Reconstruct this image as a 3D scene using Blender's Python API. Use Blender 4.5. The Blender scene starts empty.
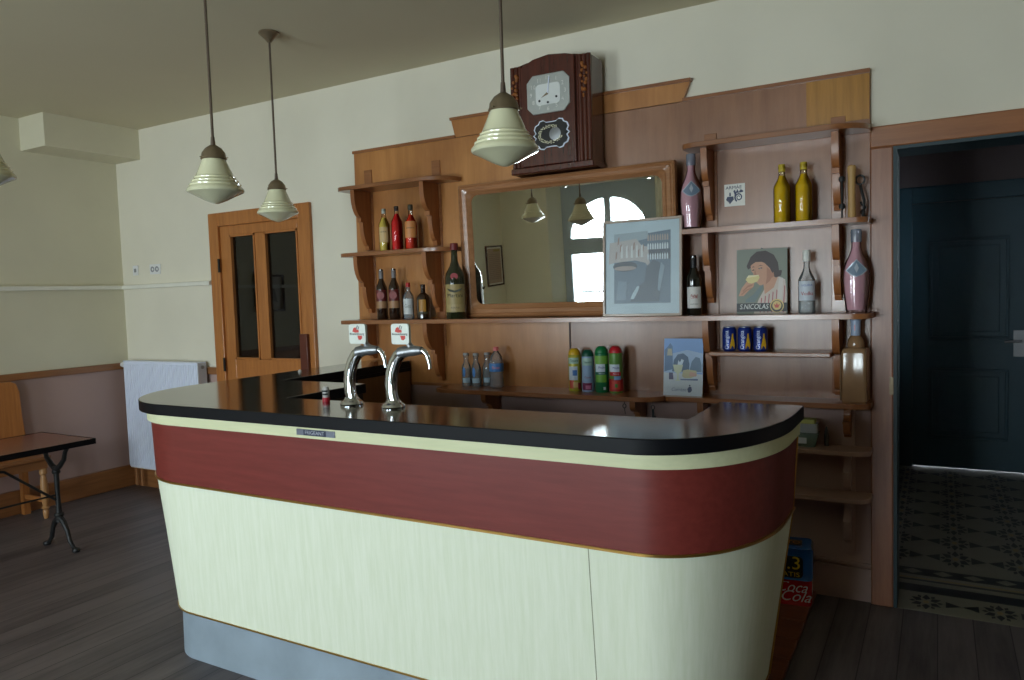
import bpy, bmesh, math, random
from mathutils import Vector, Matrix
random.seed(7)
SC = bpy.context.scene
COL = SC.collection
pi = math.pi
sin, cos = math.sin, math.cos

# ------------------------------------------------------------------ camera
cam_d = bpy.data.cameras.new('camera'); cam = bpy.data.objects.new('camera', cam_d); COL.objects.link(cam)
cam_d.sensor_width = 36.0; cam_d.lens = 743.437 * 36 / 1024; cam_d.clip_start = 0.02
yaw, pit, rol = -0.521427, -0.061852, 0.0322268
w_ = Vector((sin(yaw)*cos(pit), cos(yaw)*cos(pit), sin(pit)))
r_ = w_.cross(Vector((0, 0, 1))).normalized(); d_ = w_.cross(r_)
rr = cos(rol)*r_ + sin(rol)*d_; dd = -sin(rol)*r_ + cos(rol)*d_
cam.matrix_world = Matrix(((rr.x, -dd.x, -w_.x, 0), (rr.y, -dd.y, -w_.y, 0), (rr.z, -dd.z, -w_.z, 1.5), (0, 0, 0, 1)))
SC.camera = cam

# ------------------------------------------------------------------ daylight and exposure
SC.view_settings.view_transform = 'Standard'; SC.view_settings.look = 'None'
SC.view_settings.gamma = 1; SC.view_settings.use_curve_mapping = False
SC.view_settings.exposure = 0.0
wd = bpy.data.worlds.new('overcast_sky'); SC.world = wd; wd.use_nodes = True
bgn = wd.node_tree.nodes['Background']
bgn.inputs[0].default_value = (0.84, 0.94, 1.0, 1); bgn.inputs[1].default_value = 28.0
SC.cycles.max_bounces = 14; SC.cycles.diffuse_bounces = 10; SC.cycles.glossy_bounces = 4
SC.cycles.transparent_max_bounces = 16; SC.cycles.transmission_bounces = 8
SC.cycles.use_denoising = True; SC.cycles.sample_clamp_indirect = 30.0
SC.cycles.caustics_refractive = False; SC.cycles.caustics_reflective = False
WINX = (-4.22, -1.55)          # window centres on the street wall
WY = -2.7                         # inner face of the street wall
for wx in WINX:                   # sky portals in the window openings
    ld = bpy.data.lights.new('sky_portal', 'AREA'); ld.shape = 'RECTANGLE'; ld.size = 1.5; ld.size_y = 2.2
    ld.cycles.is_portal = True
    lo = bpy.data.objects.new('sky_portal', ld); COL.objects.link(lo)
    lo.location = (wx, WY-0.36, 1.35); lo.rotation_euler = (pi/2, 0, 0)

# ------------------------------------------------------------------ materials
MATS = {}
def newmat(name):
    m = bpy.data.materials.new(name); m.use_nodes = True
    nt = m.node_tree; b = nt.nodes['Principled BSDF']
    return m, nt, b
def srgb(c):
    return tuple(((v/255)/12.92 if v/255 <= 0.04045 else ((v/255+0.055)/1.055)**2.4) for v in c)
def flat(name, rgb, rough=0.5, metal=0.0, var=0.06, scale=18, spec=0.5, coat=0.0, bump=0.0, trans=0.0):
    """one colour with a little procedural variation"""
    if name in MATS: return MATS[name]
    m, nt, b = newmat(name); c = srgb(rgb)
    tc = nt.nodes.new('ShaderNodeTexCoord'); n = nt.nodes.new('ShaderNodeTexNoise'); n.inputs['Scale'].default_value = scale
    n.inputs['Detail'].default_value = 4
    nt.links.new(tc.outputs['Object'], n.inputs['Vector'])
    r = nt.nodes.new('ShaderNodeMix'); r.data_type = 'RGBA'
    r.inputs[6].default_value = (*[v*(1-var) for v in c], 1); r.inputs[7].default_value = (*[min(1, v*(1+var)) for v in c], 1)
    nt.links.new(n.outputs['Fac'], r.inputs[0]); nt.links.new(r.outputs[2], b.inputs['Base Color'])
    b.inputs['Roughness'].default_value = rough; b.inputs['Metallic'].default_value = metal
    b.inputs['Specular IOR Level'].default_value = spec; b.inputs['Coat Weight'].default_value = coat
    b.inputs['Coat Roughness'].default_value = 0.12
    b.inputs['Transmission Weight'].default_value = trans
    if bump:
        bp = nt.nodes.new('ShaderNodeBump'); bp.inputs['Strength'].default_value = bump; bp.inputs['Distance'].default_value = 0.01
        nt.links.new(n.outputs['Fac'], bp.inputs['Height']); nt.links.new(bp.outputs[0], b.inputs['Normal'])
    MATS[name] = m; return m
def grain(name, a, b_, axis='X', rough=0.35, scale=3.0, stretch=14, coat=0.0, spec=0.5, blotch=None, blotch_amt=0.4, coatrough=0.15):
    """wood or grained laminate: noise stretched along an axis, optional larger blotches"""
    if name in MATS: return MATS[name]
    m, nt, b = newmat(name)
    tc = nt.nodes.new('ShaderNodeTexCoord'); mp = nt.nodes.new('ShaderNodeMapping')
    s = {'X': (1, stretch, stretch), 'Y': (stretch, 1, stretch), 'Z': (stretch, stretch, 1)}[axis]
    mp.inputs['Scale'].default_value = s
    n = nt.nodes.new('ShaderNodeTexNoise'); n.inputs['Scale'].default_value = scale; n.inputs['Detail'].default_value = 8; n.inputs['Roughness'].default_value = 0.65
    nt.links.new(tc.outputs['Object'], mp.inputs['Vector']); nt.links.new(mp.outputs[0], n.inputs['Vector'])
    cr = nt.nodes.new('ShaderNodeValToRGB'); cr.color_ramp.elements[0].position = 0.3; cr.color_ramp.elements[1].position = 0.7
    cr.color_ramp.elements[0].color = (*srgb(a), 1); cr.color_ramp.elements[1].color = (*srgb(b_), 1)
    nt.links.new(n.outputs['Fac'], cr.inputs[0]); out = cr.outputs[0]
    if blotch:
        n2 = nt.nodes.new('ShaderNodeTexNoise'); n2.inputs['Scale'].default_value = 2.3; n2.inputs['Detail'].default_value = 5
        nt.links.new(tc.outputs['Object'], n2.inputs['Vector'])
        c2 = nt.nodes.new('ShaderNodeValToRGB'); c2.color_ramp.elements[0].position = 0.42; c2.color_ramp.elements[1].position = 0.66
        c2.color_ramp.elements[0].color = (0, 0, 0, 1); c2.color_ramp.elements[1].color = (blotch_amt,)*3+(1,)
        mx = nt.nodes.new('ShaderNodeMix'); mx.data_type = 'RGBA'; mx.inputs[7].default_value = (*srgb(blotch), 1)
        nt.links.new(n2.outputs['Fac'], c2.inputs[0]); nt.links.new(c2.outputs[0], mx.inputs[0]); nt.links.new(out, mx.inputs[6]); out = mx.outputs[2]
    nt.links.new(out, b.inputs['Base Color'])
    b.inputs['Roughness'].default_value = rough; b.inputs['Coat Weight'].default_value = coat; b.inputs['Coat Roughness'].default_value = coatrough
    b.inputs['Specular IOR Level'].default_value = spec
    MATS[name] = m; return m
def glassmat(name, tint=(1, 1, 1), refl=1.0, rough=0.02, body=None, body_amt=0.0):
    """thin glass: tinted see-through plus a fresnel reflection, optional coloured body"""
    if name in MATS: return MATS[name]
    m = bpy.data.materials.new(name); m.use_nodes = True; nt = m.node_tree; nt.nodes.clear()
    o = nt.nodes.new('ShaderNodeOutputMaterial'); t = nt.nodes.new('ShaderNodeBsdfTransparent'); t.inputs[0].default_value = (*tint, 1)
    g = nt.nodes.new('ShaderNodeBsdfGlossy'); g.inputs['Roughness'].default_value = rough
    f = nt.nodes.new('ShaderNodeFresnel'); f.inputs[0].default_value = 1.45
    mu = nt.nodes.new('ShaderNodeMath'); mu.operation = 'MULTIPLY'; mu.inputs[1].default_value = refl; nt.links.new(f.outputs[0], mu.inputs[0])
    mx = nt.nodes.new('ShaderNodeMixShader'); nt.links.new(mu.outputs[0], mx.inputs[0])
    src = t.outputs[0]
    if body:
        d = nt.nodes.new('ShaderNodeBsdfDiffuse'); d.inputs[0].default_value = (*srgb(body), 1)
        m2 = nt.nodes.new('ShaderNodeMixShader'); m2.inputs[0].default_value = body_amt
        nt.links.new(t.outputs[0], m2.inputs[1]); nt.links.new(d.outputs[0], m2.inputs[2]); src = m2.outputs[0]
    nt.links.new(src, mx.inputs[1]); nt.links.new(g.outputs[0], mx.inputs[2]); nt.links.new(mx.outputs[0], o.inputs[0])
    MATS[name] = m; return m

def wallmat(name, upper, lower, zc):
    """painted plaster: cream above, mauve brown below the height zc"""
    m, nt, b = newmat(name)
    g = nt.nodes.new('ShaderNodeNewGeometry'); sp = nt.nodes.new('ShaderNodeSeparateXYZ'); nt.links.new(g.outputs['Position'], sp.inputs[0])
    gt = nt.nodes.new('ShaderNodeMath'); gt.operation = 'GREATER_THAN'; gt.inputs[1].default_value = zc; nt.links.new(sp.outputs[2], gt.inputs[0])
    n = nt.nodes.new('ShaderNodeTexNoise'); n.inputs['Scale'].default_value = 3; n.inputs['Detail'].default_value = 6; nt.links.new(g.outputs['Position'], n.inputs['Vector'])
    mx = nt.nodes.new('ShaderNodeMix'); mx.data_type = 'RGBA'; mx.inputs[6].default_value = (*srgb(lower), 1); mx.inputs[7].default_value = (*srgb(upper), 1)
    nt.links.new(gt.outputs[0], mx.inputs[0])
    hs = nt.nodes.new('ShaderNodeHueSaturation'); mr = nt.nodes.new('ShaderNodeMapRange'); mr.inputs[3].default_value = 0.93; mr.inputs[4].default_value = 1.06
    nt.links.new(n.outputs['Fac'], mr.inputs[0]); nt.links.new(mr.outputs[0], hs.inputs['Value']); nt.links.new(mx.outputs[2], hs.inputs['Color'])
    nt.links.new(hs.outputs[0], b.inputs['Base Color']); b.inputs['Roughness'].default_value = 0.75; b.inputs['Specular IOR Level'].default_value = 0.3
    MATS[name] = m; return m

def floormat():
    m, nt, b = newmat('grey_floorboards')
    g = nt.nodes.new('ShaderNodeNewGeometry'); sp = nt.nodes.new('ShaderNodeSeparateXYZ'); nt.links.new(g.outputs['Position'], sp.inputs[0])
    def math_(op, a, v=None):
        q = nt.nodes.new('ShaderNodeMath'); q.operation = op
        nt.links.new(a, q.inputs[0])
        if v is not None: q.inputs[1].default_value = v
        return q.outputs[0]
    u = math_('DIVIDE', sp.outputs[0], 0.135); fl = math_('FLOOR', u); fr = math_('FRACT', u)
    gap = math_('LESS_THAN', fr, 0.03)
    wn = nt.nodes.new('ShaderNodeTexWhiteNoise'); wn.noise_dimensions = '1D'; nt.links.new(fl, wn.inputs['W'])
    mp = nt.nodes.new('ShaderNodeMapping'); mp.inputs['Scale'].default_value = (12, 0.9, 1); nt.links.new(g.outputs['Position'], mp.inputs['Vector'])
    n = nt.nodes.new('ShaderNodeTexNoise'); n.inputs['Scale'].default_value = 1.6; n.inputs['Detail'].default_value = 8; n.inputs['Roughness'].default_value = 0.7
    nt.links.new(mp.outputs[0], n.inputs['Vector'])
    n2 = nt.nodes.new('ShaderNodeTexNoise'); n2.inputs['Scale'].default_value = 1.3; n2.inputs['Detail'].default_value = 5; nt.links.new(g.outputs['Position'], n2.inputs['Vector'])
    a1 = nt.nodes.new('ShaderNodeMath'); a1.operation = 'ADD'; nt.links.new(n.outputs['Fac'], a1.inputs[0]); nt.links.new(math_('MULTIPLY', wn.outputs['Value'], 0.22), a1.inputs[1])
    a2 = nt.nodes.new('ShaderNodeMath'); a2.operation = 'ADD'; nt.links.new(a1.outputs[0], a2.inputs[0]); nt.links.new(math_('MULTIPLY', n2.outputs['Fac'], 0.5), a2.inputs[1])
    cr = nt.nodes.new('ShaderNodeValToRGB'); e = cr.color_ramp.elements
    e[0].position = 0.50; e[0].color = (*srgb(FL[0]), 1); e[1].position = 1.15/1.2; e[1].color = (*srgb(FL[1]), 1)
    nt.links.new(a2.outputs[0], cr.inputs[0])
    mx = nt.nodes.new('ShaderNodeMix'); mx.data_type = 'RGBA'; mx.inputs[7].default_value = (0.006, 0.005, 0.005, 1)
    nt.links.new(math_('MULTIPLY', gap, 0.8), mx.inputs[0]); nt.links.new(cr.outputs[0], mx.inputs[6]); nt.links.new(mx.outputs[2], b.inputs['Base Color'])
    b.inputs['Roughness'].default_value = 0.42; b.inputs['Specular IOR Level'].default_value = 0.35
    return m
FL = ((56, 50, 52), (108, 99, 99))

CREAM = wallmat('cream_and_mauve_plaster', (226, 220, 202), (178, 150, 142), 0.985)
CREAML = wallmat('cream_and_mauve_plaster_shaded', (214, 208, 184), (178, 150, 142), 0.985)  # same paint as the back wall, with the left wall's dimmer light in the colour
CREAMF = flat('lightened_cream_plaster', (238, 232, 208), 0.8, var=0.03, scale=3)  # cream lightened beyond the other walls, to lift the light at the street end
CEIL = flat('ceiling_paint', (205, 196, 168), 0.8, var=0.03, scale=2)
MAUVE = flat('mauve_paint', (178, 150, 142), 0.6, var=0.05, scale=4)
FLOOR = floormat()
OAK = grain('orange_varnished_oak', (160, 98, 48), (188, 122, 64), 'Z', 0.35, coat=0.3)
OAKX = grain('brown_varnished_trim_long', (128, 82, 46), (156, 104, 62), 'X', 0.35, coat=0.3)
OAKY = grain('brown_varnished_trim_deep', (128, 82, 46), (156, 104, 62), 'Y', 0.35, coat=0.3)
PLY = grain('varnished_plywood_panel', (170, 112, 60), (196, 136, 78), 'Z', 0.30, scale=1.6, stretch=9, coat=0.25, blotch=(140, 84, 48), blotch_amt=0.5, coatrough=0.25)
PLYR = grain('sky_tinted_plywood_panel', (130, 88, 64), (158, 112, 82), 'Z', 0.30, scale=1.6, stretch=9, coat=0.25, blotch=(168, 128, 104), blotch_amt=0.6, coatrough=0.28)  # right board: pinkish sky reflection put into the wood colour, plus blotches
PLYX = grain('varnished_shelf_wood', (128, 78, 46), (160, 104, 62), 'X', 0.28, coat=0.5, coatrough=0.2)
PLYO = grain('ochre_patched_plywood', (158, 108, 42), (186, 132, 58), 'Z', 0.3, coat=0.4)
BRK = grain('bracket_wood', (140, 84, 44), (168, 106, 60), 'Z', 0.38, coat=0.15)
CASE = grain('brown_door_casing_wood', (132, 84, 58), (158, 104, 74), 'Z', 0.35, coat=0.4, coatrough=0.3)
CASEX = grain('brown_door_casing_wood_head', (140, 88, 52), (168, 108, 66), 'X', 0.35, coat=0.4, coatrough=0.3)
TEAL = flat('dark_teal_paint', (48, 80, 92), 0.45, var=0.1, scale=6)
HALLW = flat('hall_wall_paint', (110, 100, 100), 0.8, var=0.05, scale=3)
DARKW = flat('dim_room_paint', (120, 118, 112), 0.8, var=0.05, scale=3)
MIRROR = flat('silvered_mirror', (250, 252, 250), 0.012, 1.0, var=0.0)
MFRAME = grain('mirror_frame_wood', (146, 98, 62), (176, 124, 84), 'X', 0.3, coat=0.6, coatrough=0.2)
BLACK = flat('black_laminate', (12, 12, 15), 0.16, var=0.3, scale=60, spec=0.65, coat=0.6)
BLACKE = flat('black_edge_band', (7, 8, 14), 0.5, var=0.2, scale=60, spec=0.2)
CREAMLAM = grain('cream_grained_laminate', (228, 234, 208), (240, 244, 224), 'Z', 0.5, scale=4, stretch=16, spec=.3)
REDLAM = grain('red_brown_laminate', (110, 42, 36), (126, 52, 46), 'X', 0.42, scale=4, stretch=12, spec=.4)
CREAMX = grain('cream_trim_laminate', (216, 218, 176), (228, 228, 188), 'X', 0.5, scale=4, stretch=10, spec=.3)
BRASS = flat('brass_bead', (190, 150, 80), 0.3, 0.9)
ZINC = flat('worn_zinc_plinth', (150, 164, 176), 0.45, 0.05, var=0.32, scale=5)
CHROME = flat('polished_chrome', (215, 218, 222), 0.08, 1.0, var=0.02)
STEEL = flat('brushed_steel', (150, 152, 155), 0.35, 0.8, var=0.1, scale=30)
BRONZE = flat('aged_bronze', (136, 120, 96), 0.42, 0.6, var=0.25, scale=30)
ROD = flat('dull_brown_metal_rod', (110, 96, 84), 0.4, 0.6, var=0.1)
OPAL = flat('ivory_opal_glass', (228, 226, 190), 0.12, var=0.03, coat=0.8)
WHITE = flat('white_enamel', (226, 232, 248), 0.35, var=0.02)
WHITEP = flat('white_plastic', (226, 226, 226), 0.4, var=0.02)
IRON = flat('black_cast_iron', (38, 38, 38), 0.5, 0.3, var=0.3, scale=40, bump=0.2)
BLK = flat('black_ink', (16, 16, 18), 0.5)
NAVY = flat('navy_ink', (26, 34, 64), 0.5)
PAPER = flat('white_paper', (232, 230, 222), 0.6, var=0.02)
MAHOG = grain('dark_mahogany_veneer', (60, 24, 16), (92, 40, 26), 'Z', 0.25, coat=0.8, coatrough=0.1)
GLASS = glassmat('clear_pane_glass', (0.96, 0.98, 0.98))
BGLASS = glassmat('clear_bottle_glass', (0.95, 0.97, 0.97), 1.0, .03, (216, 226, 232), .14)

# ------------------------------------------------------------------ mesh builder
class MB:
    def __init__(s): s.bm = bmesh.new(); s.mats = []; s.smooth = False
    def mi(s, m):
        if m is None: return 0
        if m not in s.mats: s.mats.append(m)
        return s.mats.index(m)
    def box(s, x0, x1, y0, y1, z0, z1, m=None):
        i = s.mi(m); v = [s.bm.verts.new(p) for p in ((x0,y0,z0),(x1,y0,z0),(x1,y1,z0),(x0,y1,z0),(x0,y0,z1),(x1,y0,z1),(x1,y1,z1),(x0,y1,z1))]
        for f in ((3,2,1,0),(4,5,6,7),(0,1,5,4),(1,2,6,5),(2,3,7,6),(3,0,4,7)):
            s.bm.faces.new([v[k] for k in f]).material_index = i
        return s
    def prism(s, pts, a, b, plane='xy', m=None):
        """polygon pts in a plane, extruded along the third axis from a to b"""
        i = s.mi(m)
        P = {'xy': lambda p, t: (p[0], p[1], t), 'xz': lambda p, t: (p[0], t, p[1]), 'yz': lambda p, t: (t, p[0], p[1])}[plane]
        va = [s.bm.verts.new(P(p, a)) for p in pts]; vb = [s.bm.verts.new(P(p, b)) for p in pts]
        n = len(pts); fs = [s.bm.faces.new(va), s.bm.faces.new(list(reversed(vb)))]
        for k in range(n): fs.append(s.bm.faces.new((va[k], vb[k], vb[(k+1) % n], va[(k+1) % n])))
        for f in fs: f.material_index = i
        bmesh.ops.recalc_face_normals(s.bm, faces=fs)
        if n > 4: bmesh.ops.triangulate(s.bm, faces=fs[:2])
        return s
    def lathe(s, prof, seg=28, c=(0, 0, 0), m=None, a0=0.0, a1=2*pi, sx=1, sy=1):
        """profile of (radius, z) turned about z"""
        i = s.mi(m); full = abs(a1-a0-2*pi) < 1e-6; n = seg if full else seg+1; rings = []
        for (r, z) in prof:
            if r < 1e-5: rings.append([s.bm.verts.new((c[0], c[1], c[2]+z))]*n)
            else: rings.append([s.bm.verts.new((c[0]+r*sx*cos(a0+(a1-a0)*k/seg), c[1]+r*sy*sin(a0+(a1-a0)*k/seg), c[2]+z)) for k in range(n)])
        for a, b in zip(rings, rings[1:]):
            for k in range(seg):
                k2 = (k+1) % n
                vs = []
                for v in (a[k], a[k2], b[k2], b[k]):
                    if v not in vs: vs.append(v)
                if len(vs) >= 3:
                    try: f = s.bm.faces.new(vs); f.material_index = i; f.smooth = True
                    except ValueError: pass
        s.smooth = True
        return s
    def tube(s, pts, r, seg=10, m=None, closed=False):
        i = s.mi(m); pts = [Vector(p) for p in pts]; n = len(pts); rs = r if isinstance(r, (list, tuple)) else [r]*n; rings = []
        up = None
        for k, p in enumerate(pts):
            if closed: t = (pts[(k+1) % n]-pts[k-1])
            else: t = (pts[min(k+1, n-1)]-pts[max(k-1, 0)])
            t.normalize()
            if up is None: up = t.orthogonal().normalized()
            up = (up - t*up.dot(t)).normalized(); sd = t.cross(up)
            rings.append([s.bm.verts.new(p+rs[k]*(cos(2*pi*j/seg)*up+sin(2*pi*j/seg)*sd)) for j in range(seg)])
        prs = list(zip(rings, rings[1:])) + ([(rings[-1], rings[0])] if closed else [])
        for a, b in prs:
            for j in range(seg):
                f = s.bm.faces.new((a[j], a[(j+1) % seg], b[(j+1) % seg], b[j])); f.material_index = i; f.smooth = True
        if not closed:
            for q in (list(reversed(rings[0])), rings[-1]): s.bm.faces.new(q).material_index = i
        return s
    def loft(s, rings, m=None, closed=True, smooth=True, cap=False):
        i = s.mi(m); R = [[s.bm.verts.new(p) for p in r] for r in rings]; n = len(R[0])
        for a, b in zip(R, R[1:]):
            for j in range(n if closed else n-1):
                f = s.bm.faces.new((a[j], a[(j+1) % n], b[(j+1) % n], b[j])); f.material_index = i; f.smooth = smooth
        if cap:
            for q in (R[0], R[-1]): s.bm.faces.new(q).material_index = i
        return s
    def build(s, name, mat=None, parent=None, bevel=0.0, loc=None, rotz=0.0, kind=None, recalc=True):
        if recalc: bmesh.ops.recalc_face_normals(s.bm, faces=s.bm.faces[:])
        me = bpy.data.meshes.new(name)
        for f in s.bm.faces: f.smooth = True
        s.bm.to_mesh(me); s.bm.free(); me.set_sharp_from_angle(angle=math.radians(32))
        if s.mats:
            for m in s.mats: me.materials.append(m)
        elif mat: me.materials.append(mat)
        o = bpy.data.objects.new(name, me); COL.objects.link(o)
        if parent: o.parent = parent
        if loc: o.location = loc
        o.rotation_euler.z = rotz
        if bevel:
            b = o.modifiers.new('bevel', 'BEVEL'); b.width = bevel; b.segments = 2; b.limit_method = 'ANGLE'; b.angle_limit = math.radians(40)
            b.harden_normals = False
        if kind: o['kind'] = kind
        return o
def tag(o, label, cat, group=None, kind=None):
    o['label'] = label; o['category'] = cat
    if group: o['group'] = group
    if kind: o['kind'] = kind
    return o
def thing(name, label, cat, loc=(0, 0, 0), rotz=0.0, group=None, rotx=0.0):
    o = bpy.data.objects.new(name, None); o.empty_display_size = 0.05; COL.objects.link(o)
    o.location = loc; o.rotation_euler = (rotx, 0, rotz); return tag(o, label, cat, group)
def copy_tree(o, parent=None):
    c = o.copy(); COL.objects.link(c)
    if parent: c.parent = parent
    for ch in [q for q in bpy.data.objects if q.parent == o]: copy_tree(ch, c)
    return c
def text_mesh(name, body, size, mat, parent, loc, rot=(pi/2, 0, 0), shear=0.0, bend=None, width=None, extrude=0.0003):
    """lettering turned into a mesh; faces -Y by default; bend = radius wraps it round a cylinder about the parent's z axis"""
    cu = bpy.data.curves.new(name, 'FONT'); cu.body = body; cu.size = size; cu.align_x = 'CENTER'; cu.align_y = 'CENTER'; cu.shear = shear; cu.extrude = extrude
    cu.resolution_u = 3
    t = bpy.data.objects.new(name, cu); COL.objects.link(t)
    bpy.context.view_layer.update()
    me = bpy.data.meshes.new_from_object(t.evaluated_get(bpy.context.evaluated_depsgraph_get()))
    bpy.data.objects.remove(t); bpy.data.curves.remove(cu)
    if width:
        xs = [v.co.x for v in me.vertices]; w0 = max(xs)-min(xs)
        for v in me.vertices: v.co.x *= width/w0
    R = Matrix.Rotation(rot[2], 4, 'Z') @ Matrix.Rotation(rot[1], 4, 'Y') @ Matrix.Rotation(rot[0], 4, 'X')
    for v in me.vertices:
        p = R @ v.co
        if bend:
            a = p.x/bend; rad = bend-p.y; v.co = Vector((rad*sin(a), -rad*cos(a), p.z+loc[2]))
        else: v.co = p+Vector(loc)
    me.materials.clear(); me.materials.append(mat); me.name = name
    o = bpy.data.objects.new(name, me); COL.objects.link(o); o.parent = parent
    return o
def ell(cx, cz, a, b, n=20, a0=0, a1=2*pi):
    return [(cx+a*cos(a0+(a1-a0)*k/n), cz+b*sin(a0+(a1-a0)*k/n)) for k in range(n if abs(a1-a0-2*pi) < 1e-6 else n+1)]
def rrect(x0, x1, z0, z1, r, n=5):
    out = []
    for (cx, cz, a) in ((x1-r, z0+r, -pi/2), (x1-r, z1-r, 0), (x0+r, z1-r, pi/2), (x0+r, z0+r, pi)):
        out += [(cx+r*cos(a+pi/2*k/n), cz+r*sin(a+pi/2*k/n)) for k in range(n+1)]
    return out
def artwork(name, layers, parent, W, H, y=-0.001, step=0.00025, org=(0, 0)):
    """printed picture: layers of (colour, polygon in 0..1 picture space), each a thin skin in front of the last, facing -Y"""
    b = MB()
    for k, (c, pts) in enumerate(layers):
        m = flat('print_%02x%02x%02x' % c, c, 0.45, var=0.05, scale=60)
        b.prism([(org[0]+p[0]*W, org[1]+p[1]*H) for p in pts], y-k*step-step, y-k*step, 'xz', m)
    return b.build(name, None, parent)

# ================================================================== ROOM SHELL
XL, XR, YB, ZC = -5.885, 2.4, 3.784, 2.907
YBO = 4.0
MB().box(XL-.2, XR+.2, WY-.35, YB, -.08, 0).build('floor', FLOOR, kind='structure')
MB().box(XL-.2, XR+.2, WY-.35, YBO, ZC, ZC+.15).build('ceiling', CEIL, kind='structure')
b = MB()   # back wall with two door openings
b.box(XL-.2, -4.65, YB, YBO, -.08, ZC).box(-4.65, -3.83, YB, YBO, 2.07, ZC).box(-3.83, -.175, YB, YBO, -.08, ZC)
b.box(-.175, .78, YB, YBO, 2.10, ZC).box(.78, XR+.2, YB, YBO, -.08, ZC)
b.build('wall_back', CREAM, kind='structure')
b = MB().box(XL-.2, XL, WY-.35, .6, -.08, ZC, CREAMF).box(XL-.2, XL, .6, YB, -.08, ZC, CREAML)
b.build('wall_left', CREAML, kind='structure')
MB().box(XR, XR+.2, WY-.35, YB, -.08, ZC).build('wall_right', CREAM, kind='structure')
b = MB()   # street wall with niches for the tall arched windows
edges = [(XL-.2, XL-.2)] + [q for wx in WINX for q in ((wx-.86, wx-.74), (wx+.86, wx+.74))] + [(XR+.2, XR+.2)]
for k in range(0, len(edges), 2):
    (a0, a1), (b0, b1) = edges[k], edges[k+1]
    b.prism([(a0, WY), (b0, WY), (b1, WY-.25), (b1, WY-.35), (a1, WY-.35), (a1, WY-.25)], -.08, ZC, 'xy')
for wx in WINX: b.box(wx-.86, wx+.86, WY-.35, WY, 2.58, ZC).box(wx-.86, wx+.86, WY-.35, WY, -.08, .18)
b.build('wall_front', CREAMF, kind='structure')
# splayed plaster boxing across the top of the left corner
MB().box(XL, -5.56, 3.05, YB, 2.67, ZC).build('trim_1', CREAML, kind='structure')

# windows of the street wall (seen in the mirror)
WFRAME = flat('grey_blue_window_paint', (176, 188, 196), 0.5, var=0.04)
def make_window(n, wx):
    y0, y1 = WY-.33, WY-.25
    b = MB()
    b.box(wx-.74, wx-.68, y0, y1, .18, 2.58).box(wx+.68, wx+.74, y0, y1, .18, 2.58).box(wx-.68, wx+.68, y0, y1, .18, .28)
    b.box(wx-.68, wx+.68, y0, y1, 1.63, 1.76)              # transom
    f = b.build('window_%d' % n, WFRAME, kind='structure')
    # fixed arched light above the transom: boards around two quarter openings
    b = MB(); N = 16
    for sgn in (-1, 1):
        inn = [(wx+sgn*(.05+.56*cos(pi/2*k/N)), 1.80+.56*sin(pi/2*k/N)) for k in range(N+1)]
        out = []
        for k in range(N+1):
            a = pi/2*k/N; c, s_ = cos(a), sin(a); t = min((.63/c) if c > 1e-6 else 9, (.78/s_) if s_ > 1e-6 else 9)
            out.append((wx+sgn*(.05+t*c), 1.80+t*s_))
        for k in range(N): b.prism([inn[k], inn[k+1], out[k+1], out[k]], y0, y1, 'xz')
    b.box(wx-.05, wx+.05, y0, y1, 1.80, 2.58).box(wx-.68, wx+.68, y0, y1, 1.76, 1.80)
    b.build('window_frame', WFRAME, f)
    for sgn in (-1, 1):
        b = MB(); xa, xb = (wx-.68, wx-.001) if sgn < 0 else (wx+.001, wx+.68)
        b.box(xa, xa+.07, y0+.01, y1+.01, .28, 1.63).box(xb-.07, xb, y0+.01, y1+.01, .28, 1.63)
        b.box(xa+.07, xb-.07, y0+.01, y1+.01, .28, .38).box(xa+.07, xb-.07, y0+.01, y1+.01, 1.56, 1.63)
        s_ = b.build('window_sash', WFRAME, f)
        MB().box(xa+.07, xb-.07, y0+.03, y0+.035, .38, 1.56).build('pane', GLASS, s_)
    MB().box(wx-.66, wx-.05, y0+.03, y0+.035, 1.80, 2.37).box(wx+.05, wx+.66, y0+.03, y0+.035, 1.80, 2.37).build('pane', GLASS, f)
    r = thing('window_railing', 'thin black iron railing outside the %s' % ('arched window seen in the mirror', 'street window out of the photo')[n-1], 'railing', (wx, WY-.50, .18))
    MB().box(-.95, .95, -.015, .015, .78, .81).box(-.95, .95, -.01, .01, .12, .14).build('top_rail', IRON, r)
    b = MB()
    for k in range(10): b.box(-.9+.2*k-.007, -.9+.2*k+.007, -.007, .007, -.02, .78)
    b.build('balusters', IRON, r)
    MB().box(wx-1.0, wx+1.0, WY-.62, WY-.35, .0, .08).build('window_sill', flat('stone_sill', (150, 146, 138), 0.8), f)
    return f
for k, wx in enumerate(WINX): make_window(k+1, wx)

# small dark room behind the glazed door
MB().box(-5.4, -3.2, 5.6, 5.7, -.08, 2.5).box(-5.5, -5.4, YBO, 5.7, -.08, 2.5).box(-3.2, -3.1, YBO, 5.7, -.08, 2.5).box(-5.4, -3.2, YBO, 5.6, 2.4, 2.5).box(-5.4, -3.2, YBO, 5.6, -.08, 0).build('wall_back_room', DARKW, kind='structure')

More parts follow.
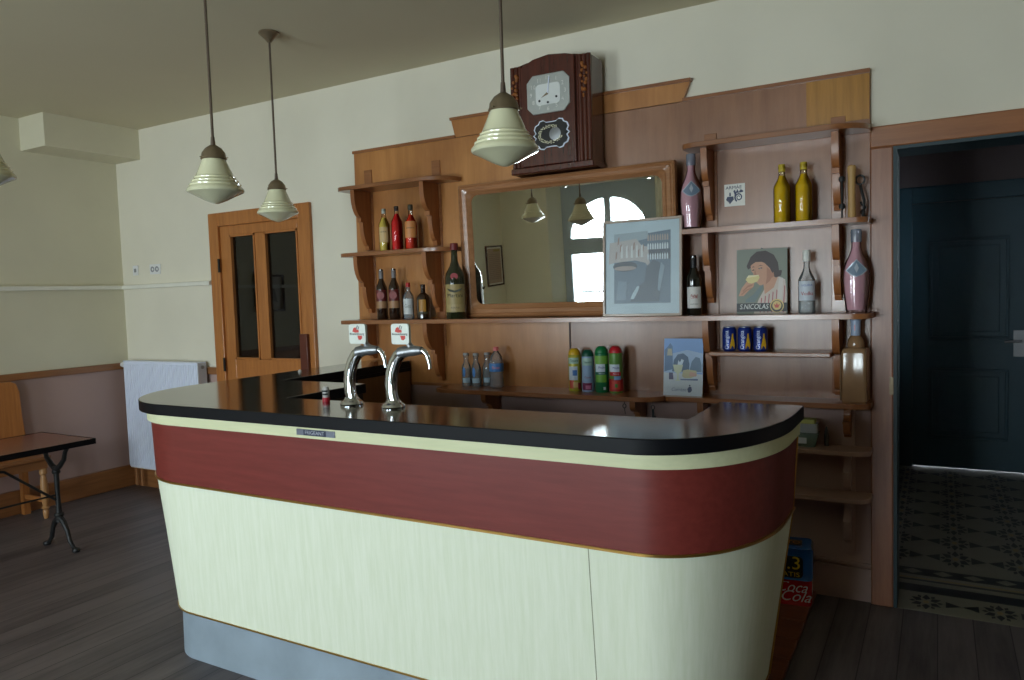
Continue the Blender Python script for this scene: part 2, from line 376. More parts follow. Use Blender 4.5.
# the hall behind the open doorway
HX0, HX1, HY1, HZ = -.32, 1.30, 6.78, 2.60
MB().box(HX0-.1, HX0, YBO, HY1+.1, -.08, HZ).build('wall_hall_left', HALLW, kind='structure')
MB().box(HX1, HX1+.1, YBO, 5.0, -.08, HZ).box(HX1, HX1+.1, 5.6, HY1+.1, -.08, HZ).box(HX1, HX1+.1, 5.0, 5.6, -.08, 1.3).box(HX1, HX1+.1, 5.0, 5.6, 2.1, HZ).build('wall_hall_right', HALLW, kind='structure')
MB().box(HX0, -.18, HY1, HY1+.1, -.08, HZ).box(.92, HX1, HY1, HY1+.1, -.08, HZ).box(-.18, .92, HY1, HY1+.1, 2.11, HZ).build('wall_hall_back', HALLW, kind='structure')
MB().box(HX0-.1, HX1+.1, YBO, HY1+.1, HZ, HZ+.1).build('ceiling_hall', HALLW, kind='structure')
MB().box(HX1+.04, HX1+.045, 5.0, 5.6, 1.3, 2.1).build('window_4', glassmat('added_hall_pane', (.92, .95, .98)), kind='structure')  # unseen opening and pane, added to let daylight into the dark hall
TA = flat('cement_tile_grey_beige', (130, 126, 108), 0.4, var=0.12, scale=9); TB = flat('cement_tile_black', (40, 38, 38), 0.4, var=0.15, scale=9)
TC_ = flat('cement_tile_ochre', (150, 128, 84), 0.4, var=0.1, scale=9)
b = MB(); b.box(HX0, HX1, YBO, HY1+.1, -.08, 0, TA).box(-.175, .78, YB-.02, YBO, -.08, .001, TA)
def star(cx, cy, r, z, k_=1.5):   # ring of six dark spears round an ochre heart
    P = lambda a, q: (cx+.86*r*q*cos(a), cy+k_*r*q*sin(a))
    for k in range(6):
        a = pi/6+k*pi/3
        b.prism([P(a, 1), P(a+.42, .58), P(a, .30), P(a-.42, .58)], z, z+.0006, 'xy', TB)
        a += pi/6
        b.prism([P(a, .98), P(a+.16, .80), P(a, .62), P(a-.16, .80)], z, z+.0006, 'xy', TB)
    b.prism([P(k*pi/3, .2) for k in range(6)], z, z+.0006, 'xy', TC_)
def bow(cx, cy, w, h, z):
    for s_ in (-1, 1):
        b.prism([(cx+s_*.004, cy), (cx+s_*w, cy+h), (cx+s_*w, cy-h)], z, z+.0006, 'xy', TB)
yy = 4.56
while yy < HY1-.1:
    for k in range(0, 6):
        star(-.205+.29*k, yy, .085, 0, 1.6)
        if -.06+.29*k < HX1-.1: bow(-.06+.29*k, yy+.0, .072, .052, 0)
    yy += .145*2*.98
b.box(HX0, HX1, 4.24, 4.34, 0, .0008, TB); b.box(HX0, HX1, 4.155, 4.175, 0, .0008, TB); b.box(HX0, HX1, 4.185, 4.20, 0, .0006, TC_); b.box(HX0, HX1, 4.00, 4.10, 0, .0008, TB)
for k in range(12): b.prism([(HX0+.03+.135*k, 4.29), (HX0+.075+.135*k, 4.325), (HX0+.12+.135*k, 4.29), (HX0+.075+.135*k, 4.255)], .0008, .0014, 'xy', TA)
for k in range(4):
    star(-.045+.29*k, 3.885, .082, .001, 1.1)
    bow(.10+.29*k, 3.885, .065, .035, .001)
b.build('floor_hall', None, kind='structure')
MB().box(-3, 3, HY1+.10, 9, -.2, -.1).build('ground_yard', flat('yard_paving', (150, 150, 150), 0.9), kind='structure')

# far door of the hall: dark teal, two raised panels
d = MB().box(-.18, .92, HY1+.03, HY1+.07, .003, 2.11).build('door_1', TEAL, kind='structure')
def door_panel(x0, x1, z0, z1, y):
    b = MB(); t = .022
    for (a0, a1, c0, c1) in ((x0, x1, z0, z0+t), (x0, x1, z1-t, z1), (x0, x0+t, z0+t, z1-t), (x1-t, x1, z0+t, z1-t)): b.box(a0, a1, y-.018, y, c0, c1)
    b.box(x0+.06, x1-.06, y-.010, y, z0+.06, z1-.06)
    return b.build('door_panel', TEAL, d, bevel=.006)
for (z0, z1) in ((1.03, 1.82), (.24, .80)):
    door_panel(-.06, .47, z0, z1, HY1+.03)
b = MB().box(.50, .57, HY1+.022, HY1+.03, .90, 1.10); b.tube([(.545, HY1+.02, 1.02), (.545, HY1-.03, 1.02), (.44, HY1-.03, 1.015)], .009); b.build('door_handle', STEEL, d)
b = MB().box(HX0+.02, -.18, HY1-.02, HY1+.02, 0, 2.24).box(-.18, .92, HY1-.02, HY1+.02, 2.11, 2.24).box(.92, 1.03, HY1-.02, HY1+.02, 0, 2.24)
b.build('door_frame', TEAL, d, bevel=.006)

# near doorway casing
c_ = MB().box(-.268, -.175, YB-.035, YB, 0, 2.10).build('door_2', CASE, bevel=.006, kind='structure')
MB().box(-.268, .875, YB-.036, YB, 2.10, 2.195).build('door_casing_head', CASEX, c_, bevel=.006)
MB().box(.78, .875, YB-.035, YB, 0, 2.10).build('door_casing', CASE, c_, bevel=.006)
MB().box(-.175, -.160, YB-.03, YBO, .001, 2.10).box(.765, .78, YB-.03, YBO, .001, 2.10).box(-.160, .765, YB-.03, YBO, 2.085, 2.10).build('door_lining', flat('door_lining_teal', (34, 54, 60), .5), c_)
MB().box(-.190, -.174, YB-.037, YB-.034, .99, 1.07).build('strike_plate', BRONZE, c_)

# glazed door at the left of the back wall
c_ = MB().box(-4.784, -4.68, YB-.03, YB, 0, 2.17).box(-3.86, -3.750, YB-.03, YB, 0, 2.17).box(-4.68, -3.86, YB-.03, YB, 2.07, 2.17).build('door_3', OAK, bevel=.005, kind='structure')
b = MB(); ya, yb = YB-.012, YB+.03
b.box(-4.68, -4.578, ya, yb, .005, 2.07).box(-3.885, -3.86, ya, yb, .005, 2.07).box(-4.312, -4.215, ya, yb, 1.08, 2.0)
b.box(-4.578, -3.885, ya, yb, 2.0, 2.07).box(-4.578, -3.885, ya, yb, .93, 1.08).box(-4.578, -3.885, ya, yb, .005, .15).box(-4.312, -4.215, ya, yb, .15, .93)
b.box(-4.578, -4.312, ya+.012, yb-.01, .15, .93).box(-4.215, -3.885, ya+.012, yb-.01, .15, .93)
leaf = b.build('door_leaf', OAK, c_, bevel=.004)
DG = glassmat('dark_door_glass', (0.5, 0.52, 0.55), 2.2, 0.02)
for (x0, x1) in ((-4.578, -4.312), (-4.215, -3.885)):
    MB().box(x0, x1, YB+.008, YB+.012, 1.08, 2.0).build('pane', DG, leaf)
    b = MB(); t = .014
    b.box(x0, x0+t, ya-.004, ya+.02, 1.08, 2.0).box(x1-t, x1, ya-.004, ya+.02, 1.08, 2.0).box(x0, x1, ya-.004, ya+.02, 1.08, 1.08+t).box(x0, x1, ya-.004, ya+.02, 2.0-t, 2.0)
    b.build('glazing_bead', OAK, leaf)
MB().box(-3.872, -3.80, YB-.055, YB-.028, .98, 1.27).build('lock_case', flat('dark_red_brown_lock', (92, 44, 30), 0.4), c_, bevel=.004)
for z in (1.78, 1.04, .35): MB().box(-4.688, -4.672, YB-.04, YB-.028, z-.05, z+.05).build('hinge', IRON, c_)
c_.location.x = .03

# trims, skirtings
MB().box(XL, XL+.022, .6, YB, .982, 1.035).build('trim_2', OAKY, kind='structure', bevel=.004)
MB().box(XL+.022, -4.754, YB-.022, YB, .960, 1.015).build('trim_3', OAKX, kind='structure', bevel=.004)
MB().box(XL, XL+.05, .6, YB, 1.640, 1.672).box(XL+.05, -4.754, YB-.05, YB, 1.640, 1.672).build('trim_4', flat('white_trunking', (228, 226, 214), 0.5), kind='structure', bevel=.003)
MB().box(XL, XL+.03, WY, YB, 0, .178).build('baseboard_left', OAKY, kind='structure', bevel=.006)
MB().box(XL+.03, -4.754, YB-.03, YB, 0, .185).build('baseboard_back', OAKX, kind='structure', bevel=.006)
MB().box(-3.72, -.268, YB-.012, YB, 0, .15).box(-3.72, -.268, YB-.018, YB, .15, .158).box(-3.72, -.268, YB-.016, YB, .172, .182).build('baseboard_bar', flat('mauve_skirting', (174, 148, 140), 0.6, var=0.1), kind='structure')
MB().box(-3.72, -3.33, YB-.022, YB, .960, 1.015).build('trim_5', OAKX, kind='structure', bevel=.004)

# ================================================================== BAR COUNTER
bar = thing('bar_counter', 'U-shaped bar counter with black top, red-brown band and cream sloping front', 'bar counter', (0, 0, 0))
def outline(il, if_, ir, yend_r, ylend=3.742, n=32):
    """outer path of the counter seen from above, inset at left / front / right"""
    yf = 1.875+if_; p = [(-3.21+il, ylend), (-3.21+il, 3.0)]
    a, c = .48-il, 2.385-yf
    p += [(-2.73-a*cos(pi/2*k/n), 2.385-c*sin(pi/2*k/n)) for k in range(n+1)]
    p += [(-2.2, yf), (-1.7, yf), (-1.2, yf)]
    a, c = .36-ir, 2.40-yf
    p += [(-.745+a*sin(pi/2*k/n), 2.40-c*cos(pi/2*k/n)) for k in range(n+1)]
    p += [(-.385-ir, yend_r)]
    return p
inner = [(-.665, 2.60), (-.665, 2.22), (-2.345, 2.19), (-2.345, 2.684), (-2.90, 2.684), (-2.90, 3.742)]
b = MB(); b.prism(outline(0, 0, 0, 2.60)+inner, 1.055, 1.10, 'xy', BLACK); b.mi(BLACKE)
b.bm.normal_update()
for f in b.bm.faces:
    if abs(f.normal.z) < .5: f.material_index = 1
b.build('countertop', None, bar, bevel=.003)
def skin(name, levels, mat, th=.02):
    """levels: (z, insets left/front/right, rear y of right end)"""
    b = MB(); rings = []
    n = len(outline(0, 0, 0, 2.6))
    rows_o = [[(x, y, z) for (x, y) in outline(*i, ye)] for (z, i, ye) in levels]
    rows_i = [[(x, y, z) for (x, y) in outline(i[0]+th, i[1]+th, i[2]+th, ye)] for (z, i, ye) in levels]
    V = [[b.bm.verts.new(p) for p in r] for r in rows_o]; U = [[b.bm.verts.new(p) for p in r] for r in rows_i]
    for r in range(len(V)-1):
        for k in range(n-1):
            b.bm.faces.new((V[r][k], V[r][k+1], V[r+1][k+1], V[r+1][k])).smooth = True
            b.bm.faces.new((U[r][k], U[r+1][k], U[r+1][k+1], U[r][k+1])).smooth = True
    for k in range(n-1):
        b.bm.faces.new((V[0][k], U[0][k], U[0][k+1], V[0][k+1])); b.bm.faces.new((V[-1][k], V[-1][k+1], U[-1][k+1], U[-1][k]))
    for r in range(len(V)-1):
        b.bm.faces.new((V[r][0], V[r+1][0], U[r+1][0], U[r][0])); b.bm.faces.new((V[r][-1], U[r][-1], U[r+1][-1], V[r+1][-1]))
    return b.build(name, mat, bar)
cs = skin('cream_trim', [(1.008, (.006, .040, .010), 2.575), (1.055, (.004, .038, .008), 2.58)], CREAMX)
skin('red_band', [(.765, (.032, .060, .030), 2.56), (1.008, (.018, .056, .018), 2.57)], REDLAM)
skin('brass_bead', [(.757, (.026, .054, .024), 2.565), (.765, (.026, .054, .024), 2.565)], BRASS, .012)
lp = skin('cream_panel', [(.205, (.170, .085, .105), 2.50), (.757, (.036, .062, .032), 2.56)], CREAMLAM)
skin('brass_bead', [(.199, (.166, .081, .101), 2.50), (.205, (.166, .081, .101), 2.50)], BRASS, .012)
skin('plinth', [(0, (.200, .090, .120), 2.48), (.199, (.200, .094, .120), 2.48)], ZINC)
# upright brass edge and end panel of the right wing
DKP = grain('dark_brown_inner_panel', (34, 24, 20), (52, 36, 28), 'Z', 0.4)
BRP = grain('brown_end_panel', (112, 78, 44), (134, 94, 56), 'Z', 0.4)
b = MB(); b.prism([(-.665, 2.575), (-.425, 2.565), (-.425, 2.53), (-.665, 2.53)], .765, 1.055, 'xy'); b.prism([(-.665, 2.56), (-.50, 2.505), (-.50, 2.48), (-.665, 2.50)], .0, .765, 'xy')
b.build('end_panel', BRP, bar)
b = MB(); b.tube([(-.385-.103, 2.505, .205), (-.385-.033, 2.563, .76), (-.385-.018, 2.572, 1.0)], .005, 6); b.build('brass_edge', BRASS, bar)
b = MB()   # inner faces
b.prism([(-.645, 2.58), (-.665, 2.58), (-.665, 2.24), (-2.325, 2.21), (-2.345, 2.66), (-2.90, 2.66), (-2.90, 3.25), (-2.92, 3.25), (-2.92, 2.64), (-2.365, 2.64), (-2.345, 2.19), (-.645, 2.22)], .02, 1.055, 'xy')
b.build('inner_panel', DKP, bar)
MB().box(-2.92, -2.90, 3.25, 3.740, .02, 1.055).build('inner_panel', BRP, bar)
MB().box(-2.92, -2.895, 2.70, 3.740, 1.035, 1.056).build('edge_strip', BLACKE, bar)
sm = MB(); rows = [((-.880, 1.9365), .757), ((-.868, 1.9595), .205)]
sm.loft([[(rows[0][0][0]-.0012, rows[0][0][1]-.0006, .757), (rows[0][0][0]+.0012, rows[0][0][1]-.0006, .757), (rows[0][0][0]+.0012, rows[0][0][1]+.004, .757), (rows[0][0][0]-.0012, rows[0][0][1]+.004, .757)],
         [(rows[1][0][0]-.0012, rows[1][0][1]-.0006, .205), (rows[1][0][0]+.0012, rows[1][0][1]-.0006, .205), (rows[1][0][0]+.0012, rows[1][0][1]+.004, .205), (rows[1][0][0]-.0012, rows[1][0][1]+.004, .205)]], cap=True, smooth=False)
sm.build('panel_seam', flat('seam_line', (150, 150, 120), 0.6), lp)  # thin seam in a plain grey-green tone
# maker's plate on the cream trim
PL = MB().box(-2.005, -1.822, 1.9095, 1.9145, 1.019, 1.041).build('name_plate', flat('plate_silver', (140, 144, 158), 0.3, 0.7), bar, bevel=.001)
MB().box(-1.968, -1.862, 1.908, 1.9096, 1.020, 1.040).build('plate_field', flat('plate_dark', (58, 62, 84), 0.4, 0.3), PL)
text_mesh('plate_lettering', 'FRIGEANT', .019, flat('plate_letters', (190, 195, 205), 0.3, 0.5), PL, (-1.915, 1.9076, 1.030), width=.092)

# boarded platform behind the bar
b = MB()
for k in range(6): b.box(-2.28+.0, -.505, 2.62+.19*k, 2.62+.19*k+.186, 0, .022)
tag(b.build('floor_platform', grain('red_brown_boards', (98, 52, 32), (124, 72, 46), 'X', 0.4, coat=.2), bevel=.003), 'low red-brown boarded platform on the floor behind the bar', 'platform')

# ------------------------------------------------------------------ beer taps
def beer_tap(x, y, label):
    t = thing('beer_tap', label, 'beer tap', (x, y, 1.10), 0.0, 'chrome beer taps on the bar')
    MB().lathe([(0, 0), (.043, 0), (.044, .006), (.040, .014), (.030, .020), (.026, .028), (0, .030)], 32).build('base', CHROME, t)
    # bowed flat-sided column: bows toward the drinker's left then leans over to the spout side
    prof = [(0, .02, .026, .020), (-.006, .06, .026, .020), (-.008, .10, .028, .020), (-.002, .14, .029, .019), (.010, .17, .028, .018), (.026, .195, .026, .018), (.042, .212, .022, .018), (.056, .218, .019, .018)]
    prof = [(0.002, .02, .021, .018), (-.006, .05, .021, .018), (-.007, .09, .022, .018), (.000, .130, .023, .018), (.014, .165, .023, .017), (.032, .190, .022, .017), (.050, .202, .021, .017)]
    rings = []
    for k, (px, pz, hw, hd) in enumerate(prof):
        tx, tz = prof[min(k+1, len(prof)-1)][0]-prof[max(k-1, 0)][0], prof[min(k+1, len(prof)-1)][1]-prof[max(k-1, 0)][1]
        L = math.hypot(tx, tz); tx /= L; tz /= L; r = []
        for j in range(16):
            a = 2*pi*j/16; u = hw*math.copysign(abs(cos(a))**.7, cos(a)); v = hd*math.copysign(abs(sin(a))**.7, sin(a))
            r.append((px+u*tz, v, pz-u*tx))
        rings.append(r)
    MB().loft(rings, cap=True).build('column', CHROME, t)
    b = MB(); b.tube([(.040, 0, .200), (.064, 0, .206), (.068, 0, .206), (.105, 0, .210), (.138, 0, .211)], [.021, .021, .0185, .0185, .013], 18); b.build('tap_body', STEEL, t)
    b = MB(); b.tube([(.128, 0, .211), (.148, 0, .208), (.160, 0, .194), (.167, 0, .174), (.171, 0, .146)], [.010, .010, .0085, .008, .007], 12); b.build('spout', CHROME, t)
    b = MB(); b.tube([(.095, 0, .214), (.080, 0, .236), (.066, 0, .254)], [.014, .010, .012], 10); b.build('lever', STEEL, t)
    bd = MB().prism(rrect(-.008, .080, .238, .322, .012), -.008, .004, 'xz').build('badge', flat('badge_white', (225, 230, 222), 0.3), t, bevel=.002)
    bd.location = (.028, -.014, .024); bd.scale = (.9, 1, .88)
    RED = (200, 60, 50)
    artwork('emblem', [(RED, [(.22, .62), (.30, .80), (.42, .84), (.50, .72), (.60, .70), (.62, .58), (.40, .56)]),
        (RED, [(.52, .42), (.80, .42), (.80, .28), (.70, .20), (.58, .22)]), ((120, 130, 130), [(.44, .74), (.52, .92), (.58, .92), (.50, .74)]), ((120, 130, 130), [(.56, .74), (.62, .88), (.66, .86), (.60, .72)])], bd, .088, .084, -.0085, org=(-.008, .238))
    text_mesh('badge_lettering', 'Kronenbourg', .013, flat('badge_grey_letters', (90, 96, 100), 0.4), bd, (.036, -.0097, .280), width=.074)
    return t
beer_tap(-1.930, 2.125, 'chrome beer tap with square white badge, the one nearer the left end of the bar')
beer_tap(-1.722, 2.115, 'chrome beer tap with square white badge, right of its twin')

# small glass salt shaker like object with red base and dark lettering
t = thing('bottle_stopper', 'tiny white and black bottle stopper with red foot on the black bar top', 'stopper', (-2.10, 2.165, 1.10))
MB().lathe([(0, 0), (.015, 0), (.015, .016), (0, .016)], 20).build('foot', flat('red_plastic', (190, 30, 50), 0.4), t)
MB().lathe([(0, .016), (.0135, .016), (.0145, .045), (.010, .058), (0, .060)], 20).build('body', flat('pearl_plastic', (190, 188, 184), 0.3), t)
b = MB()
for z in (.026, .038): b.lathe([(.0150, z), (.0154, z+.001), (.0154, z+.006), (.0150, z+.007)], 20, a0=-pi*.8, a1=-pi*.1)
b.build('dark_marking', BLK, t)
tag(MB().lathe([(0, 0), (.010, 0), (.011, .005), (.007, .011), (.003, .014), (0, .015)], 18).build('door_stop', WHITEP, loc=(-3.12, 3.02, 1.10)), 'small white rounded knob lying near the wall end of the bar top', 'knob')

# ================================================================== BACK PANEL AND SHELVES
PY = 3.764     # front face of the plywood panel
pn = thing('back_panel', 'tall varnished plywood panel with stepped crown fixed to wall behind the bar', 'wall panel', (0, YB-.0015, 0))
def P_(name, b, mat, parent=pn, bevel=0.0, **k):
    o = b.build(name, mat, parent, bevel=bevel, **k); return o
def pb(): return MB()
yo = -YB
b = pb(); b.prism([(-3.322, .955), (-1.79, .955), (-1.79, 2.44), (-3.303, 2.44)], PY-YB, 0, 'xz'); P_('left_board', b, PLY)
b = pb(); b.prism([(-1.787, .955), (-.268, .955), (-.268, 1.15), (-.268, 2.44), (-1.787, 2.44)], PY-YB, 0, 'xz'); P_('right_board', b, PLYR)
b = pb(); b.prism([(-2.505, 2.443), (-1.122, 2.443), (-1.084, 2.535), (-2.530, 2.545)], PY-YB-.004, 0, 'xz'); P_('crown_board', b, PLY)
b = pb(); b.prism([(-2.535, 2.545), (-1.080, 2.535), (-1.078, 2.551), (-2.537, 2.561)], PY-YB-.014, 0, 'xz'); P_('crown_moulding', b, PLYX)
b = pb(); b.box(-3.308, -2.505, PY-YB-.012, 0, 2.44, 2.457); P_('top_moulding', b, PLYX)
b = pb(); b.box(-1.122, -.268, PY-YB-.012, 0, 2.44, 2.457); P_('top_moulding', b, PLYX)
b = pb(); b.box(-.536, -.270, PY-YB-.003, PY-YB, 2.235, 2.437); P_('ochre_patch', b, PLYO)
b = pb(); b.box(-3.322, -.268, PY-YB-.006, PY-YB, .945, .962); P_('bottom_moulding', b, PLYX)
def batten(x, z0, z1, w=.062):
    b = pb(); b.box(x-w/2, x+w/2, PY-YB-.006, PY-YB, z0, z1); P_('batten', b, PLYX, bevel=.002)
for x in (-3.19, -2.655): batten(x, 1.195, 2.325)
for x in (-.985, -.400): batten(x, 1.02 if x < -.9 else .985, 2.262)
b = pb(); b.box(-1.79, -1.782, PY-YB-.005, PY-YB, .97, 1.352); P_('joint_strip', b, flat('dark_gap', (70, 44, 30), .5))
b = pb(); b.box(-.392, -.335, -.024, 0, .235, .945)
P_('batten', b, MAUVE)

def corbel_profile(d, h):
    """scrolled bracket side: from the shelf front back and down to the wall; coords (y from wall, z from shelf underside)"""
    pts = [(0, 0), (-d, 0), (-d, -.035)]
    n = 8
    for k in range(1, n+1):   # first quarter scoop
        a = pi/2*k/n; pts.append((-d+(d-.085)*(1-cos(a))*1.0, -.035-(h*.46-.035)*sin(a)))
    pts += [(-.100, -h*.46), (-.100, -h*.53), (-.082, -h*.53)]
    for k in range(1, n+1):
        a = pi/2*k/n; pts.append((-.082+(.082-.034)*(1-cos(a)), -h*.53-(h*.40)*sin(a)))
    pts += [(-.036, -h*.95), (-.030, -h), (0, -h)]
    return pts
def shelf(name, label, x0, x1, z, depth, brackets, bh, rl=.10, rr_=.10, th=.024, mat=PLYX, group='wooden wall shelves of the back bar', bm=BRK, bt=.03):
    t = thing(name, label, 'shelf', ((x0+x1)/2, PY-.0090, z), 0, group); cx = (x0+x1)/2
    # board: rounded front corners
    pts = [(x0-cx, 0), (x0-cx, -depth+rl*.6)]
    if rl > 0: pts += [(x0-cx+rl*(1-cos(pi/2*k/6)), -depth+rl*.6*(1-sin(pi/2*k/6))) for k in range(1, 7)]
    else: pts = [(x0-cx, 0), (x0-cx, -depth)]
    if rr_ > 0: pts += [(x1-cx-rr_+rr_*sin(pi/2*k/10), -depth+min(rr_*.8, depth-.01)*(1-cos(pi/2*k/10))) for k in range(0, 11)]
    else: pts += [(x1-cx, -depth)]
    pts += [(x1-cx, 0)]
    MB().prism(pts, -th, 0, 'xy').build('board', mat, t, bevel=.004)
    for br in brackets:
        bx, d = br[:2]; bh_ = br[2] if len(br) > 2 else bh
        MB().prism([(p[0], p[1]-th) for p in corbel_profile(d, bh_)], bx-cx-bt/2, bx-cx+bt/2, 'yz').build('bracket', bm, t)
    return t
shelf('bar_shelf', 'top left wall shelf, empty, above the red and yellow liqueur bottles', -3.31, -2.472, 2.205, .178, [(-3.19, .155), (-2.655, .155)], .37, .06, .20)
shelf('bar_shelf', 'middle left wall shelf carrying three liqueur bottles in yellow and red', -3.31, -2.472, 1.790, .178, [(-3.19, .155), (-2.655, .155)], .36, .06, .20)
shelf('bar_shelf', 'long main shelf running the whole width under the mirror', -3.30, -.250, 1.366, .215, [(-3.19, .175, .232), (-2.655, .175), (-.985, .150), (-.400, .150)], .36, .06, .08)
shelf('bar_shelf', 'top right wall shelf with no bottles on it, above the two golden bottles', -1.085, -.262, 2.197, .180, [(-.985, .130), (-.400, .130)], .34, .08, .16)
shelf('bar_shelf', 'middle right wall shelf under the two golden yellow bottles', -1.085, -.262, 1.787, .170, [(-.985, .130), (-.400, .130)], .34, .0, .05)
shelf('bar_shelf', 'short right wall shelf holding three blue drink cans', -.967, -.418, 1.190, .165, [], .30, .0, .0, th=.022)
shelf('bar_shelf', 'low centre wall shelf holding water bottles and four syrup cans', -2.575, -1.195, .962, .238, [(-2.27, .16), (-1.365, .16)], .16, .10, .14)
shelf('bar_shelf', 'low right wall shelf under the small village poster and brown flask', -1.192, -.258, .962, .168, [(-1.03, .10), (-.362, .05)], .15, .04, .08)
shelf('bar_shelf', 'narrow mauve shelf carrying the plastic tubs, beside the bar end', -1.15, -.260, .742, .150, [(-.362, .05)], .185, .03, .08, th=.02, mat=flat('mauve_brown_shelf', (168, 136, 122), .45), bm=MAUVE)
shelf('bar_shelf', 'lowest mauve shelf, empty, above the drink packs', -1.15, -.260, .527, .150, [(-.362, .05)], .22, .03, .08, th=.02, mat=flat('mauve_brown_shelf', (168, 136, 122), .45), bm=MAUVE)
SH = {'TL': 2.205, '2L': 1.790, 'M': 1.366, '2R': 1.787, 'C': 1.190, 'LC': .962, 'LR': .962, 'L2': .742}

# ------------------------------------------------------------------ mirror
mr = thing('framed_mirror', 'large wide mirror in moulded brown wooden frame leaning on the main shelf', 'mirror', (-1.782, 3.700, 1.3665), 0, rotx=.038)
W2, H2 = .650, .775
# local frame: x centred, z up from the bottom edge, front faces -y
b = MB()
def ringframe(b, o, i, y0, y1, ro, ri):
    A = rrect(*o, ro, 6); B = rrect(*i, ri, 6); n = len(A)
    va = [b.bm.verts.new((p[0], y0, p[1])) for p in A]; vb = [b.bm.verts.new((p[0], y1, p[1])) for p in B]
    vc = [b.bm.verts.new((p[0], y0+.0, p[1])) for p in B]
    return va, vb
steps = [(0, .000), (.004, -.022), (.014, -.028), (.024, -.020), (.030, -.024), (.050, -.018), (.056, -.022), (.068, -.012), (.074, -.008), (.080, 0.0)]
rings = []
for (ins, yy) in steps:
    r0 = .012+max(0, ins-.03)*.6
    rings.append([(p[0], yy, p[1]) for p in rrect(-W2+ins, W2-ins, ins, H2-ins*.82, r0, 6)])
b.loft(rings, closed=True, smooth=False)
b.build('frame', MFRAME, mr)
b = MB(); b.box(-W2+.075, W2-.075, .0, .004, .075, H2-.062); b.build('mirror_glass', MIRROR, mr)
b = MB(); b.box(-W2+.005, W2-.005, .0045, .012, .004, H2-.004); b.build('backing', DKP, mr)

# ------------------------------------------------------------------ wall clock
ck = thing('pendulum_clock', 'dark mahogany box clock with octagonal silver dial above the mirror', 'clock', (-1.785, YB-.036, 2.150))
bd = MB().prism([(-.235, 0), (.235, 0), (.240, .565), (.14, .585), (0, .592), (-.14, .585), (-.240, .565)], -.150, -.002, 'xz').build('case', MAHOG, ck, bevel=.006)
MB().box(-.245, .245, -.165, 0, -.004, .030).build('base_moulding', MAHOG, ck, bevel=.006)
b = MB(); b.prism([(-.165, .030), (.150, .030), (.150, .575), (.10, .590), (0, .602), (-.09, .590), (-.165, .560)], -.168, -.148, 'xz'); b.build('door', MAHOG, ck, bevel=.004)
for sx in (-1, 1):     # rounded fluted pilasters with carved bouquet
    x = sx*.200-.0
    b = MB()
    for q in (-.024, 0, .024): b.lathe([(.0, .030), (.014, .031), (.015, .30), (.014, .570), (0, .571)], 12, c=(x+q, -.150, 0))
    p = b.build('pilaster', MAHOG, ck)
    b = MB(); rnd = random.Random(3+sx)
    CARV = flat('carved_fruit_wood', (150, 88, 34), .4, coat=.4)
    for k in range(16):
        zz = .40+.011*k+rnd.uniform(-.008, .008)-.04; wq = .026*(1-abs(k-8)/10)
        r = rnd.uniform(.006, .012)
        b.lathe([(0, -r), (r*.7, -r*.7), (r, 0), (r*.7, r*.7), (0, r)], 8, c=(x+rnd.uniform(-wq, wq), -.165, zz))
    b.build('carved_bouquet', CARV, p)
oct_ = lambda cx, cz, a, c, k: [(cx-a+k, cz-c), (cx+a-k, cz-c), (cx+a, cz-c+k), (cx+a, cz+c-k), (cx+a-k, cz+c), (cx-a+k, cz+c), (cx-a, cz+c-k), (cx-a, cz-c+k)]
DC = (-.002, .400)
dl = MB().prism(oct_(*DC, .125, .102, .035), -.174, -.167, 'xz').build('dial', flat('silver_dial', (190, 194, 190), .3, .5, var=.08), ck, bevel=.003)
MB().prism(rrect(DC[0]-.072, DC[0]+.072, DC[1]-.058, DC[1]+.050, .02), -.1755, -.174, 'xz').build('dial_centre', flat('dial_white', (225, 228, 225), .3), dl)
for h in range(12):
    a = pi/2-h*pi/6; text_mesh('numeral', str(h or 12), .030, flat('numeral_silver', (240, 240, 235), .3, .4), dl, (DC[0]+.100*cos(a), -.1755, DC[1]+.080*sin(a)))
b = MB(); b.prism([(DC[0]-.004, DC[1]), (DC[0]+.004, DC[1]), (DC[0]+.014, DC[1]+.085), (DC[0]+.008, DC[1]+.085)], -.179, -.1775, 'xz'); b.build('minute_hand', WHITE, dl)
b = MB(); b.prism([(DC[0]-.003, DC[1]+.006), (DC[0]+.003, DC[1]-.006), (DC[0]-.040, DC[1]-.020)], -.177, -.176, 'xz'); b.build('hour_hand', BRONZE, dl)
for (x, z) in ((-.05, -.035), (0, -.048), (.05, -.025)): MB().lathe([(0, 0), (.006, 0), (.006, .003), (0, .003)], 12).build('winding_hole', BLK, dl).matrix_local = Matrix.Translation((DC[0]+x, -.1755, DC[1]+z)) @ Matrix.Rotation(pi/2, 4, 'X')
